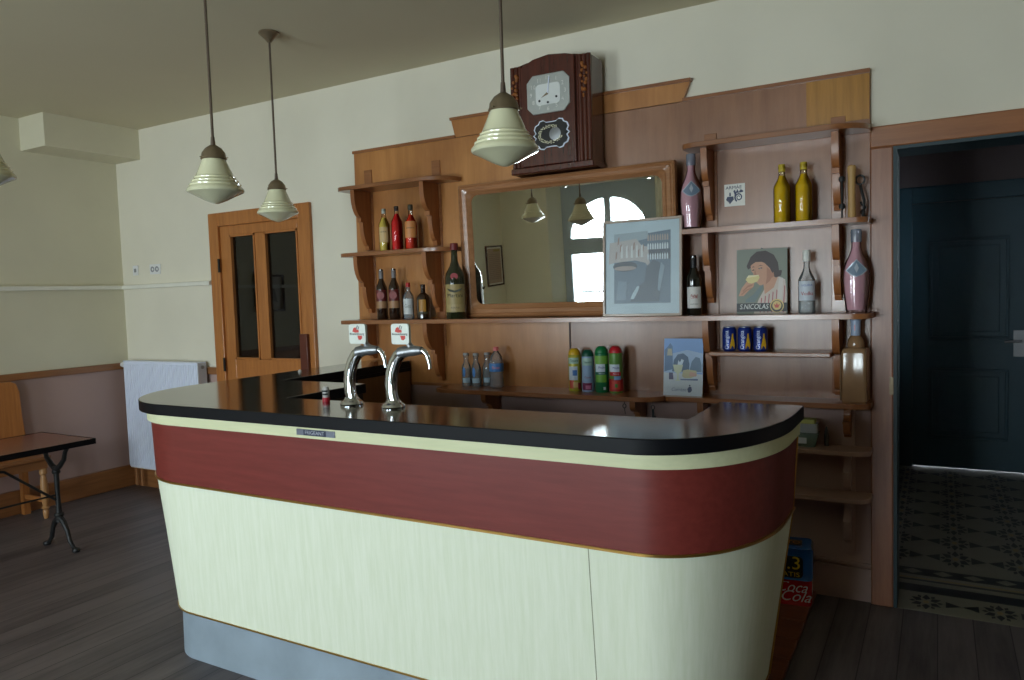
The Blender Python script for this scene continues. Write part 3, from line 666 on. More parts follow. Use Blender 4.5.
# pendulum window: dark cartouche with scalloped white rim and flower garland
def cart(s):
    pts = []
    a, c = .104*s, .066*s       # half sizes; scalloped rectangle with shoulders
    q = [(0, c*1.0), (.30*a, c*1.02), (.45*a, c*1.18), (.66*a, c*1.12), (.74*a, c*.90), (.92*a, c*.78), (1.0*a, c*.48), (.90*a, c*.20), (1.04*a, 0)]
    q += [(x, -z) for x, z in reversed(q[:-1])]
    q += [(-x, z) for x, z in reversed(q[1:-1])]
    return [(DC[0]+.012+x, .186+z) for x, z in q]
pw = MB().prism(cart(1.0), -.1715, -.167, 'xz').build('pendulum_window', WHITE, ck)
MB().prism(cart(.93), -.1735, -.1712, 'xz').build('window_glass', flat('dark_window_glass', (24, 28, 40), .06, coat=1), pw)
b = MB(); rnd = random.Random(5)
for k in range(18):
    a = pi*.35+k*2*pi*.8/18; cx, cz = DC[0]+.008+.066*cos(a), .186+.042*sin(a)
    for j in range(4):
        aa = j*pi/2+rnd.random(); b.prism(ell(cx+.006*cos(aa), cz+.006*sin(aa), .004, .003, 6), -.1745, -.1734, 'xz')
b.build('flower_garland', flat('garland_gold_white', (220, 214, 180), .4), pw)
b = MB().lathe([(0, 0), (.024, 0), (.026, .002), (.018, .006), (0, .008)], 24); o = b.build('pendulum_bob', STEEL, pw)
o.matrix_local = Matrix.Translation((DC[0]+.035, -.1736, .185)) @ Matrix.Rotation(pi/2, 4, 'X') @ Matrix.Diagonal((1.3, 1.3, .3, 1))

# ================================================================== BOTTLES
def arc_label(r, z0, z1, half, mat, parent, name='label', seg=14, seg2=None):
    b = MB().lathe([(r+.0006, z0), (r+.0012, z0+.0004), (r+.0012, z1-.0004), (r+.0006, z1)], seg, a0=-pi/2-half, a1=-pi/2+half)
    return b.build(name, mat, parent, recalc=False)
def bottle(name, label, loc, rot, prof, glass, cap=None, liquid=None, labels=(), group=None, fill=.7, texts=(), sx=1, sy=1):
    """prof: list of (r, z) from base to mouth. cap: (material, z0, z1, r). liquid: material. labels: (material, z0, z1, half angle)"""
    t = thing(name, label, 'bottle', loc, rot, group)
    H = prof[-1][1]; R = max(p[0] for p in prof)
    MB().lathe([(0, .001)]+prof+[(prof[-1][0]*.7, H)], 32, sx=sx, sy=sy).build('glass_body', glass, t)
    if liquid:
        zt = H*fill; lp_ = [(0, .004)]
        for (r, z) in prof:
            if z < zt: lp_.append((r-.0025, max(z, .004)))
        last = [q for q in prof if q[1] >= zt][0]; prev = [q for q in prof if q[1] < zt][-1]
        u = (zt-prev[1])/(last[1]-prev[1]+1e-9); rz = prev[0]+(last[0]-prev[0])*u
        lp_ += [(rz-.0025, zt), (0, zt)]
        MB().lathe(lp_, 24, sx=sx, sy=sy).build('liquid', liquid, t)
    if cap:
        m, z0, z1, r = cap
        MB().lathe([(0, z0), (r, z0), (r*1.02, (z0+z1)/2), (r*.97, z1-.002), (r*.9, z1), (0, z1)], 20).build('cap', m, t)
    for (m, z0, z1, half) in labels:
        rad = max([p[0] for p in prof if z0-.04 <= p[1] <= z1+.02] or [R])
        arc_label(rad, z0, z1, half, m, t)
    for (s, size, m, z, wdt) in texts:
        text_mesh('label_lettering', s, size, m, t, (0, -.0016, z), bend=R+.0012, width=wdt)
    return t
CGLASS = glassmat('coloured_bottle_glass', (0.97, 0.98, 0.96), 1.2)
def lab(n, c): return flat('label_'+n, c, .5, var=.08, scale=50)
def wine(R, H, sh=.60, nr=.013):
    return [(R*.92, 0), (R, .006), (R, H*sh), (R*.96, H*(sh+.04)), (R*.70, H*(sh+.11)), (nr*1.25, H*(sh+.18)), (nr, H*(sh+.24)), (nr, H-.012), (nr*1.15, H-.010), (nr*1.15, H)]
DARKG = flat('dark_bottle_glass', (14, 16, 14), .06, spec=.8, coat=.6)
BRG = flat('brown_bottle_glass', (38, 20, 10), .06, spec=.8, coat=.6)
GRNG = flat('olive_bottle_glass', (38, 40, 22), .06, spec=.8, coat=.6)
INK = BLK; REDI = flat('red_ink', (170, 40, 40), .5); BLUI = flat('blue_ink', (50, 90, 170), .5)
def liq(n, c, tr=0.35): return flat('liquid_'+n, c, .08, var=.02, trans=tr)
WATER = glassmat('clear_water', (.95, .97, .97), .4, .05, (214, 224, 230), .22)
bz = SH['2L']
g1 = 'liqueur bottles on the middle left shelf'
bottle('liqueur_bottle', 'pale yellow liqueur bottle with cream label, leftmost on middle left shelf', (-3.003, 3.672, bz), .45, wine(.034, .262, .62), CGLASS, (lab('silver', (180, 180, 170)), .235, .265, .0135), liq('straw', (222, 190, 80), .0), [(lab('cream', (205, 175, 120)), .055, .150, .9)], g1, .80, [('LIQUEUR', .012, INK, .12, .04)])
bottle('liqueur_bottle', 'bright red liqueur bottle without front label, middle of the upper left trio', (-2.900, 3.668, bz), .45, wine(.036, .268, .62), CGLASS, (lab('darkred_cap', (60, 40, 40)), .245, .272, .014), liq('scarlet', (226, 24, 30), 0), [], g1, .84)
bottle('liqueur_bottle', 'orange-red liqueur bottle with cream label, rightmost of upper left trio', (-2.792, 3.668, bz), .45, wine(.038, .265, .58), CGLASS, (lab('olive_cap', (64, 58, 42)), .240, .272, .016), liq('vermilion', (230, 50, 24), 0), [(lab('orange_cream', (214, 140, 80)), .070, .170, 1.1)], g1, .80, [('Grenadine', .014, INK, .13, .05)])
g2 = 'bottles on the left end of the main shelf'
bz = SH['M']
for (x, lb) in ((-3.045, 'tall dark aperitif bottle with dark red round label, leftmost on main shelf'), (-2.945, 'tall dark aperitif bottle with dark red round label, second on main shelf')):
    t = bottle('aperitif_bottle', lb, (x, 3.672, bz), .45, wine(.035, .315, .60), BRG, (lab('grey_cap', (120, 116, 116)), .255, .315, .0145), None, [(lab('dark_red', (96, 28, 26)), .115, .215-.03, 1.1), (lab('tan', (160, 120, 84)), .070, .114, 1.1)], g2, .8, [('BYRRH', .016, lab('tan', (160, 120, 84)), .150, .04)])
    MB().prism(ell(0, .150, .024, .024, 20), -.0375, -.0368, 'xz').build('roundel', lab('roundel', (130, 44, 40)), t)
bottle('spirit_bottle', 'small clear bottle with white label and red cap on main shelf', (-2.835, 3.670, bz), .45, [(.030, 0), (.033, .005), (.033, .135), (.028, .150), (.013, .172), (.012, .200), (.013, .202), (.013, .212)], BGLASS, (lab('red_cap', (180, 40, 40)), .196, .224, .014), WATER, [(lab('white_grey', (205, 208, 206)), .030, .125, 1.0)], g2, .62, [('Get', .035, lab('sage', (120, 130, 120)), .08, .04)])
bottle('spirit_bottle', 'short squat dark amber bottle with yellow and black label on main shelf', (-2.722, 3.670, bz), .45, [(.036, 0), (.040, .005), (.040, .125), (.034, .142), (.015, .160), (.013, .190), (.015, .192), (.015, .205)], BRG, (lab('brown_cap', (60, 34, 24)), .185, .210, .0145), None, [(lab('yellow_brown', (170, 120, 40)), .045, .118, .55), (lab('olive_dark', (70, 64, 44)), .030, .044, 1.0)], g2, .8)
t = bottle('liqueur_magnum', 'very large dark brown liqueur bottle with yellowed label and red seal beside mirror', (-2.436, 3.600, bz), .5, [(.056, 0), (.059, .006), (.059, .235), (.054, .262), (.030, .305), (.020, .335), (.018, .395), (.020, .398), (.020, .415)], GRNG, (lab('red_wax', (110, 26, 28)), .398, .438, .0235), None, [(lab('old_yellow', (158, 138, 88)), .040, .200, 1.15), (lab('buff', (172, 150, 104)), .045, .085, 1.0)], None, .8, [('Martini', .034, INK, .135, .095), ('ROUGE', .012, INK, .065, .05)])
MB().prism(ell(0, .245, .022, .020, 20), -.0580, -.0530, 'xz').build('red_seal', lab('seal', (150, 44, 50)), t)
b = MB(); b.prism([(-.045, .178), (-.03, .160), (0, .152), (.03, .160), (.045, .178), (.03, .172), (0, .164), (-.03, .172)], -.0622, -.0610, 'xz'); b.build('garland', lab('green_garland', (60, 60, 40)), t)
# right side
t = bottle('wine_bottle', 'dark red wine bottle with white label standing right of the framed poster', (-1.052, 3.660, bz), .28, wine(.0375, .292, .60), DARKG, (lab('black_foil', (20, 18, 22)), .225, .296, .0150), None, [(lab('white', (214, 212, 208)), .035, .140, 1.0)], None, .8)
b = MB(); b.tube([(-.016+.004*k, -.0400, .095+.008*sin(k*1.7)) for k in range(9)], .0016, 6); b.build('label_scribble', REDI, t)
text_mesh('label_lettering', 'Cuvee', .018, REDI, t, (0, -.0016, .088), bend=.0387, width=.034); text_mesh('label_lettering', 'VIN ROUGE', .008, INK, t, (0, -.0016, .055), bend=.0387, width=.04)
bottle('spirit_bottle', 'clear glass bottle with white cap and blue and red label beside the S. NICOLAS sign', (-.527, 3.665, bz), .20, wine(.037, .272, .55), BGLASS, (lab('white_cap', (222, 222, 216)), .240, .292, .0165), WATER, [(lab('white_blue', (200, 206, 216)), .060, .150, 1.15)], None, .45, [('LIQUEUR', .012, BLUI, .130, .05), ('Vodka', .024, REDI, .092, .055)])
YG = liq('gold', (226, 184, 24), .0); bz = SH['2R']
for (x, lb, cc) in ((-.632, 'golden yellow bottle with yellow cap, left one of the pair', (196, 170, 50)), (-.537, 'golden yellow bottle with yellow cap, right one of the pair', (196, 170, 60))):
    bottle('syrup_bottle', lb, (x, 3.668, bz), .2, wine(.0385, .262, .62, .0145), glassmat('yellowish_glass', (.97, .94, .75), 1.5), (lab('yellow_cap', cc), .238, .272, .0155), YG, [], 'two golden bottles on the middle right shelf', .84)

# large pink bottles with silver diamond badge
PK = flat('pink_wine', (250, 200, 208), .12, trans=.15, coat=.3); PKG = glassmat('pinkish_clear_glass', (.90, .84, .87), 1.5)
def pink_bottle(x, y, z, lb, rot):
    pr = [(.043, 0), (.045, .006), (.053, .09), (.057, .15), (.055, .190), (.046, .225), (.028, .262), (.020, .290), (.019, .350), (.022, .353), (.022, .368)]
    t = thing('pink_bottle', lb, 'bottle', (x, y, z), rot, 'large pink bottles with diamond badges')
    MB().lathe([(0, .001)]+pr+[(.015, .368)], 32, sy=.7).build('glass_body', PKG, t)
    MB().lathe([(0, .014), (.039, .014), (.048, .09), (.052, .15), (.050, .190), (.041, .225), (.025, .262), (.0165, .290), (.0160, .345), (0, .345)], 28, sy=.7).build('pink_fill', PK, t)
    MB().lathe([(.0222, .315), (.023, .320), (.0235, .360), (.0215, .372), (0, .374)], 24, sy=.8).build('foil_collar', glassmat('grey_foil', (.75, .78, .82), 1.5, .2, (150, 160, 176), .5), t)
    bdg = MB()
    def wrap(pts, yoff, m):
        n = len(pts); c = (0, .205)
        def V(p):
            rr0 = .0565-.28*max(0, p[1]-.185); a = p[0]/.056; return (rr0*1.02*sin(a), -(rr0*.72+yoff)*cos(a)-.001, p[1])
        vc = bdg.bm.verts.new(V(c)); vs = [bdg.bm.verts.new(V(p)) for p in pts]
        for k in range(n): bdg.bm.faces.new((vc, vs[k], vs[(k+1) % n])).material_index = bdg.mi(m)
    shp = lambda s: [(s*-.052, .190), (s*-.030, .190+.022*s), (0, .205+.034*s), (s*.030, .190+.022*s), (s*.052, .190), (s*.022, .190-.022*s), (0, .190-.030*s), (-.022*s, .190-.022*s)]
    wrap(shp(1.0), .001, flat('badge_rim_silver', (190, 198, 210), .3, .4)); wrap(shp(.86), .002, flat('badge_blue_grey', (112, 130, 150), .4))
    wrap([(-.010, .200), (0, .222), (.010, .200), (0, .178)], .003, flat('badge_rim_silver', (190, 198, 210), .3, .4))
    bdg.build('badge', None, t, recalc=False)
    return t
pink_bottle(-1.060, 3.672, SH['2R'], 'large pink bottle with diamond badge left on middle right shelf, above the poster', .28)
pink_bottle(-.318, 3.668, SH['M'], 'large pink bottle with diamond badge at right end of main shelf', .1)

# wicker-coloured square flask with wrapped neck
t = thing('square_flask', 'big square-shouldered brown glass flask with pale wrapped neck on low right shelf', 'flask', (-.322, 3.672, SH['LR']), -.10)
FB = flat('brown_smoked_glass', (146, 112, 80), .15, coat=.6, var=.15, scale=20)
rings = []
for (h, z, r) in ((.048, 0, .008), (.053, .008, .012), (.053, .10, .012), (.053, .222, .012), (.051, .236, .014), (.046, .245, .016), (.034, .250, .018)):
    rings.append([(p[0], p[1], z) for p in rrect(-h, h, -h, h, r, 4)])
MB().loft(rings, cap=True).build('glass_body', FB, t)
b = MB(); b.tube([(-.0535, -.0535, .01), (-.0545, -.0545, .10), (-.0535, -.0535, .215)], .0035, 8); b.build('corner_rib', glassmat('rib_glass', (.8, .7, .6), 2.0, .05, (170, 140, 110), .5), t)
MB().lathe([(.034, .248), (.036, .262), (.033, .280), (.024, .296), (.019, .302), (0, .303)], 24).build('shoulder', FB, t)
b = MB().lathe([(.019, .296), (.020, .310), (.0205, .364), (.0225, .366), (.0225, .374), (0, .374)], 20); b.build('neck_wrap', flat('pale_blue_foil', (158, 172, 196), .35), t)
text_mesh('neck_mark', 'I', .04, flat('pink_mark', (200, 120, 130), .4), t, (0, -.0006, .335), bend=.0206)

# wooden rod and iron corkscrew-like tools at the right end of the middle right shelf
tag(MB().lathe([(0, 0), (.016, 0), (.0165, .02), (.015, .10), (.016, .20), (.018, .205), (.018, .228), (.014, .234), (0, .234)], 18).build('wooden_tap', flat('bone_coloured_wood', (186, 146, 88), .5, var=.12), loc=(-.335, 3.662, SH['2R'])), 'pale turned wooden rod standing at right end of middle right shelf', 'wooden rod')
t = thing('iron_corkscrew', 'rusty black iron corkscrew with looped handle right of the pale wooden rod', 'corkscrew', (-.292, 3.70, SH['2R']))
b = MB(); b.tube([(.0, 0, .006), (.004, .0, .08), (-.012, 0, .15)], .006, 8); b.tube([(-.012+.018*cos(a), 0, .172+.020*sin(a)) for a in [2*pi*k/14 for k in range(14)]], .0045, 8, closed=True); b.build('shank', IRON, t)
b = MB(); b.tube([(.0+.010*cos(k*.9), .010*sin(k*.9), .006+.006*k) for k in range(12)], .004, 6); b.build('screw', IRON, t)
t = thing('iron_clasp', 'dark rusty iron clasp standing left of the pale wooden rod', 'clasp', (-.373, 3.64, SH['2R']))
b = MB(); b.tube([(0, 0, .004), (.0, 0, .19)], .004, 8); b.build('pin', IRON, t)
for z in (.055, .175): MB().lathe([(0, z-.012), (.012, z-.010), (.014, z), (.012, z+.010), (0, z+.012)], 12).build('knob', IRON, t)

# cans of orange drink
def soda_can(x, lb):
    t = thing('drink_can', lb, 'can', (x, 3.655, SH['C']), .15, 'blue drink cans on the short right shelf')
    BL = flat('can_blue', (24, 50, 138), .3, .3, coat=.3)
    MB().lathe([(0, .001), (.025, 0), (.033, .010), (.033, .103), (.027, .114), (.0275, .117), (.024, .117), (.024, .113)], 28).build('body', BL, t)
    MB().lathe([(0, .1125), (.0245, .1125), (.0245, .1165), (.0275, .1172), (.0275, .114)], 28).build('lid', STEEL, t)
    b = MB()
    pts = [(.005, .012), (.027, .012), (.029, .030), (.026, .050), (.021, .068), (.021, .085), (.014, .085), (.013, .068), (.008, .045), (.004, .030)]
    def V(p): a = p[0]/.033; return (.0338*sin(a), -.0338*cos(a), p[1])
    c = b.bm.verts.new(V((.016, .04))); vs = [b.bm.verts.new(V(p)) for p in pts]
    for k in range(len(vs)): b.bm.faces.new((c, vs[k], vs[(k+1) % len(vs)]))
    b.build('yellow_bottle_print', flat('can_yellow', (228, 178, 30), .4), t, recalc=False)
    o = text_mesh('can_lettering', 'Orangina', .027, flat('can_white', (214, 224, 236), .4), t, (-.010, -.0010, .055), rot=(0, 0, 0), width=.088)
    for v in o.data.vertices:      # turn the wordmark to run up the can and wrap it
        px, pz = v.co.x+.010, v.co.y+.0010
        a = (-pz-.010)/.033; v.co = Vector((.0343*sin(a), -.0343*cos(a)-(v.co.z-.055)*.3, .055+px))
    o.data.update()
for x, lb in ((-.880, 'blue and yellow drink can, leftmost of three in a row'), (-.807, 'blue and yellow drink can, middle of three in a row'), (-.734, 'blue and yellow drink can, rightmost of three in a row')): soda_can(x, lb)

# small water bottles and a plastic one
bz = SH['LC']
for (x, y, lb) in ((-2.436, 3.685, 'small clear glass water bottle with blue drop label, leftmost on low centre shelf'), (-2.364, 3.680, 'small clear glass water bottle with blue drop label, second on low centre shelf'), (-2.316, 3.728, 'small clear glass water bottle with white label, half behind its neighbour')):
    t = bottle('water_bottle', lb, (x, y, bz), .45, [(.026, 0), (.029, .005), (.029, .105), (.024, .125), (.016, .140), (.0140, .150), (.0140, .172), (.0165, .174), (.0165, .188)], BGLASS, (lab('tin_cap', (150, 150, 150)), .184, .197, .0175), WATER, [(lab('pale_blue', (170, 196, 214)), .022, .050, .8)], 'small water bottles on low centre shelf', .55)
    if x < -2.33:
        b = MB(); V = lambda p: (.0298*sin(p[0]/.029), -.0298*cos(p[0]/.029), p[1])
        pts = [(-.012+.009*cos(a), .085+.030*sin(a)) for a in [2*pi*k/14 for k in range(14)]]
        c = b.bm.verts.new(V((-.012, .085))); vs = [b.bm.verts.new(V(p)) for p in pts]
        for k in range(14): b.bm.faces.new((c, vs[k], vs[(k+1) % 14]))
        b.build('blue_drop_label', lab('blue_drop', (70, 130, 200)), t, recalc=False)
t = bottle('plastic_water_bottle', 'plastic water bottle with pink cap and blue wrap on low centre shelf', (-2.218, 3.670, bz), .45, [(.036, 0), (.041, .006), (.041, .040), (.037, .070), (.041, .100), (.041, .150), (.034, .180), (.018, .205), (.0135, .212), (.0135, .225)], BGLASS, (lab('pink_cap', (216, 110, 110)), .214, .236, .0160), glassmat('pale_pink_water', (.96, .93, .93), .4, .05, (222, 206, 206), .30), [], None, .70)
MB().lathe([(.0415, .095), (.0422, .097), (.0422, .140), (.0415, .142)], 32).build('wrap_label', lab('blue_wrap', (72, 130, 196)), t)
text_mesh('label_lettering', 'Evian', .022, lab('pink_letters', (220, 130, 140)), t, (0, -.0006, .118), bend=.0422, width=.045)

# syrup cans
def syrup(x, y, lb, H, R, capc, base, bands, waist, texts):
    t = thing('syrup_can', lb, 'can', (x, y, SH['LC']), .38, 'metal syrup cans on low centre shelf')
    hb = H-.035
    if waist: pr = [(R*.92, 0), (R*.98, .006), (R, hb*.30), (R*.93, hb*.50), (R*.90, hb*.68), (R*.96, hb*.85), (R*.92, hb)]
    else: pr = [(R*.95, 0), (R, .005), (R, hb-.004), (R*.93, hb)]
    MB().lathe([(0, 0)]+pr+[(0, hb)], 28).build('body', flat('tin_%02x%02x%02x' % base, base, .3, .1, coat=.4), t)
    MB().lathe([(R*.93, hb-.001), (R*.95, hb+.004), (R*.88, hb+.016), (R*.66, hb+.028), (R*.45, hb+.034), (0, hb+.035)], 24).build('cap', flat('cap_%02x%02x%02x' % capc, capc, .35), t)
    def rad(z):
        for (a, c) in zip(pr, pr[1:]):
            if a[1] <= z <= c[1]: return a[0]+(c[0]-a[0])*(z-a[1])/(c[1]-a[1]+1e-9)
        return R
    b = MB()
    for j, (c, u0, u1, z0, z1) in enumerate(bands):
        m = flat('tin_print_%02x%02x%02x' % c, c, .4); n = 10; q = 6; off = .0006+.0003*j
        G = [[b.bm.verts.new(((rad(z0+(z1-z0)*r/q)+off)*sin(u0+(u1-u0)*k/n), -(rad(z0+(z1-z0)*r/q)+off)*cos(u0+(u1-u0)*k/n), z0+(z1-z0)*r/q)) for k in range(n+1)] for r in range(q+1)]
        for r in range(q):
            for k in range(n): f = b.bm.faces.new((G[r][k], G[r][k+1], G[r+1][k+1], G[r+1][k])); f.material_index = b.mi(m); f.smooth = True
    b.build('printed_label', None, t, recalc=False)
    for (s, size, c, z, wd_, dx) in texts:
        text_mesh('label_lettering', s, size, flat('tin_ink_%02x%02x%02x' % c, c, .4), t, (0, -.0012, z), bend=rad(z)+.0018, width=wd_)
WH = (206, 218, 232)
syrup(-1.722, 3.675, 'yellow-capped syrup can with red fruit picture, leftmost of four', .232, .0345, (214, 170, 30), (186, 178, 60), [(WH, -1.0, .5, .06, .135), ((176, 206, 190), -1.1, .7, .150, .182), ((70, 120, 190), -.3, .4, .085, .115), ((206, 90, 70), -.9, -.1, .015, .06), ((226, 190, 130), -.2, .5, .02, .05), ((170, 40, 50), .5, 1.0, .01, .045)], False, [('Teisseire', .018, (24, 92, 60), .166, .042, 0)])
syrup(-1.640, 3.668, 'pale blue waisted syrup can with dark green cap and berries, second of four', .226, .0345, (18, 84, 66), (150, 178, 214), [((150, 178, 214), -1.1, .8, .008, .184), ((176, 206, 196), -1.1, .8, .142, .182), ((120, 30, 80), -1.0, .6, .010, .048), ((200, 120, 160), -.4, .4, .015, .035)], True, [('Teisseire', .018, (20, 96, 70), .160, .046, 0), ('Cassis', .015, (150, 40, 90), .078, .034, 0)])
syrup(-1.558, 3.664, 'green syrup can with green cap and white panel, third of four', .246, .0365, (14, 120, 66), (18, 112, 70), [((120, 170, 70), -1.3, 1.3, .152, .196), (WH, -1.0, .5, .110, .152), ((18, 96, 84), -1.0, 1.0, .095, .110), ((110, 170, 60), -.9, .7, .055, .095), (WH, .2, .55, .015, .03)], False, [('Moulin', .017, (30, 60, 150), .134, .034, 0), ('Menthe', .011, WH, .102, .030, 0)])
syrup(-1.476, 3.662, 'green and red syrup can with red cap and strawberry picture, rightmost of four', .246, .0365, (190, 34, 46), (96, 140, 66), [((176, 40, 44), -1.6, 1.6, .010, .075), (WH, -1.1, .5, .112, .152), ((186, 30, 40), -1.0, .7, .092, .112), ((120, 160, 210), -.3, .7, .070, .090), ((206, 70, 60), -.7, .6, .02, .065), ((90, 150, 70), -.2, .2, .03, .05)], False, [('Moulin', .017, (30, 60, 150), .134, .034, 0), ('Fraise', .012, WH, .102, .028, 0)])

# ------------------------------------------------------------------ framed poster leaning on the mirror
t = thing('framed_poster', 'blue-grey cafe photograph in pale wooden frame leaning against the mirror', 'framed picture', (-1.305, 3.600, SH['M']), .0, rotx=-.06)
PW, PH = .420, .494
b = MB(); fw = .013
b.box(-PW/2, PW/2, -.008, .012, 0, fw).box(-PW/2, PW/2, -.008, .012, PH-fw, PH).box(-PW/2, -PW/2+fw, -.008, .012, fw, PH-fw).box(PW/2-fw, PW/2, -.008, .012, fw, PH-fw)
b.build('frame', flat('pale_frame_wood', (176, 156, 140), .4, coat=.3), t, bevel=.002)
MB().box(-PW/2+fw, PW/2-fw, .004, .010, fw, PH-fw).build('mount', flat('pale_blue_mount', (188, 204, 212), .6), t)
L = []
L.append(((84, 104, 122), [(0, 0), (1, 0), (1, 1), (0, .92)]))
L.append(((150, 164, 172), [(0, .80), (.28, .85), (.62, .90), (.60, 1.0), (0, .98)]))
L.append(((182, 172, 168), [(-.10, .56), (-.08, .86), (.40, .90), (.50, .80), (.62, .78), (.64, .48), (.56, .56), (.38, .60), (.02, .58)]))
for k, (x, z) in enumerate(((.02, .62), (.10, .72), (.22, .66), (.34, .74), (.42, .64), (.50, .70), (.06, .82))):
    L.append(((150, 120, 108), [(x, z), (x+.03, z+.02), (x+.04, z+.12), (x+.01, z+.10)]))
for k in range(5): L.append(((214, 214, 212), [(.12+.09*k, .64), (.16+.09*k, .64), (.155+.09*k, .82), (.13+.09*k, .80)]))
L.append(((44, 54, 66), ell(.20, .52, .22, .07, 18))); L.append(((158, 140, 132), ell(.20, .495, .20, .032, 18)))
L.append(((52, 60, 74), [(.62, .74), (1, .74), (1, .60), (.62, .60)]))
for r in range(3):
    for k in range(9):
        x = .60+.042*k; z = (.86, .74, .60)[r]
        L.append((((168, 150, 140), (214, 220, 224), (206, 214, 220))[r], [(x, z), (x+.026, z), (x+.026, z+.06), (x+.018, z+.085), (x+.008, z+.085), (x, z+.06)]))
L.append(((58, 72, 88), [(.30, .02), (.80, .02), (.86, .30), (.82, .55), (.70, .60), (.58, .50), (.55, .30), (.35, .18)]))
L.append(((176, 196, 206), [(.30, .06), (.36, .06), (.44, .18), (.46, .24), (.42, .24), (.34, .14)]))
L.append(((128, 148, 162), [(.78, .18), (.82, .16), (.90, .50), (.84, .56), (.80, .40)]))
L.append(((110, 130, 146), [(.04, .05), (.22, .05), (.24, .30), (.08, .32)]))
artwork('printed_photograph', L, t, .300, .365, .0035, .00008, org=(-.150, .066))
MB().box(-PW/2+fw, PW/2-fw, -.003, -.001, fw, PH-fw).build('glazing', glassmat('picture_glass', (.97, .98, .98), .8, .35), t)

# ------------------------------------------------------------------ S. NICOLAS sign
t = thing('advertising_sign', 'old printed sign of dark-haired drinker in striped shirt reading S. NICOLAS', 'sign', (-.737, 3.705, SH['M']), .0, rotx=-.05)
SW, SH_ = .235, .312
MB().box(-SW/2, SW/2, -.001, .004, 0, SH_).build('board', flat('sign_grey_green', (116, 124, 112), .4), t)
SK = (200, 148, 118); SK2 = (176, 120, 92); HR = (52, 32, 30)
L = [((124, 130, 116), [(0, 0), (1, 0), (1, 1), (0, 1)]),
 ((206, 190, 178), [(.34, .0), (.98, .0), (.99, .30), (.96, .52), (.80, .57), (.60, .46), (.54, .36), (.44, .22)])]
for k in range(7):
    x = .46+.075*k; L.append(((176, 96, 100), [(x, .02), (x+.022, .02), (x+.05, .24+.03*k), (x+.03, .25+.03*k)]))
L += [((214, 204, 196), [(.80, .18), (.90, .18), (.92, .54), (.84, .56)]),
 (SK, [(.56, .30), (.74, .40), (.82, .56), (.74, .66), (.60, .56), (.54, .44)]),
 (HR, [(.20, .74), (.28, .88), (.40, .96), (.58, .97), (.74, .90), (.82, .78), (.84, .66), (.90, .66), (.88, .58), (.78, .55), (.68, .60), (.50, .70), (.30, .72), (.23, .69)]),
 (SK, [(.28, .74), (.34, .80), (.44, .82), (.56, .78), (.66, .70), (.72, .60), (.68, .50), (.58, .44), (.46, .44), (.38, .50), (.33, .56), (.34, .62), (.30, .66)]),
 (SK2, [(.60, .72), (.68, .66), (.72, .58), (.66, .50), (.58, .45), (.60, .55)]),
 (HR, [(.26, .76), (.40, .86), (.60, .84), (.72, .70), (.62, .78), (.50, .80), (.38, .80), (.30, .76)]),
 (SK2, [(.69, .60), (.73, .64), (.75, .58), (.71, .55)]),
 ((30, 20, 20), [(.43, .700), (.50, .715), (.52, .700), (.45, .688)]), ((235, 225, 215), ell(.475, .698, .014, .007, 8)), ((30, 20, 20), ell(.475, .698, .007, .007, 8)),
 (HR, [(.42, .735), (.48, .752), (.53, .738), (.48, .742)]), (HR, [(.30, .715), (.335, .735), (.37, .72), (.335, .722)]), ((30, 20, 20), [(.305, .675), (.345, .69), (.36, .675), (.325, .668)]),
 (SK2, [(.37, .69), (.35, .60), (.375, .585), (.40, .60)]), ((160, 60, 60), [(.37, .545), (.43, .555), (.44, .535), (.39, .53)]),
 (SK, [(.04, .28), (.10, .40), (.20, .50), (.30, .54), (.36, .50), (.34, .42), (.24, .36), (.14, .28)]),
 (SK2, [(.12, .36), (.22, .44), (.32, .46), (.32, .44), (.22, .41), (.13, .34)]), (SK2, [(.09, .31), (.20, .38), (.30, .41), (.30, .39), (.20, .36), (.10, .29)]),
 ((222, 206, 140), [(.18, .53), (.22, .58), (.44, .60), (.46, .56), (.42, .50), (.30, .47), (.24, .48)]), ((236, 224, 180), [(.20, .56), (.44, .585), (.45, .60), (.24, .60)]),
 ((108, 124, 124), [(.18, .22), (.34, .30), (.44, .40), (.54, .46), (.50, .36), (.40, .22), (.36, .18), (.18, .18)]),
 ((22, 28, 32), [(0, .035), (1, .035), (1, .165), (0, .165)]),
 ((216, 190, 120), ell(.80, .12, .135, .105, 24)), ((30, 30, 30), ell(.80, .115, .115, .088, 24)), ((216, 190, 120), ell(.80, .125, .088, .070, 24)),
 ((190, 60, 40), [(.77, .09), (.83, .09), (.86, .15), (.82, .13), (.80, .17), (.78, .13), (.74, .15)])]
artwork('printed_picture', L, t, SW, SH_, -.001, .00009, org=(-SW/2, 0))
text_mesh('sign_lettering', "S.NICOLAS", .034, flat('sign_white_letters', (226, 226, 220), .4), t, (-.036, -.0050, .034), shear=.2, width=.135)
MB().lathe([(0, 0), (.004, 0), (.004, .004), (0, .006)], 10).build('hanging_hook', IRON, t, loc=(.0, .002, SH_))

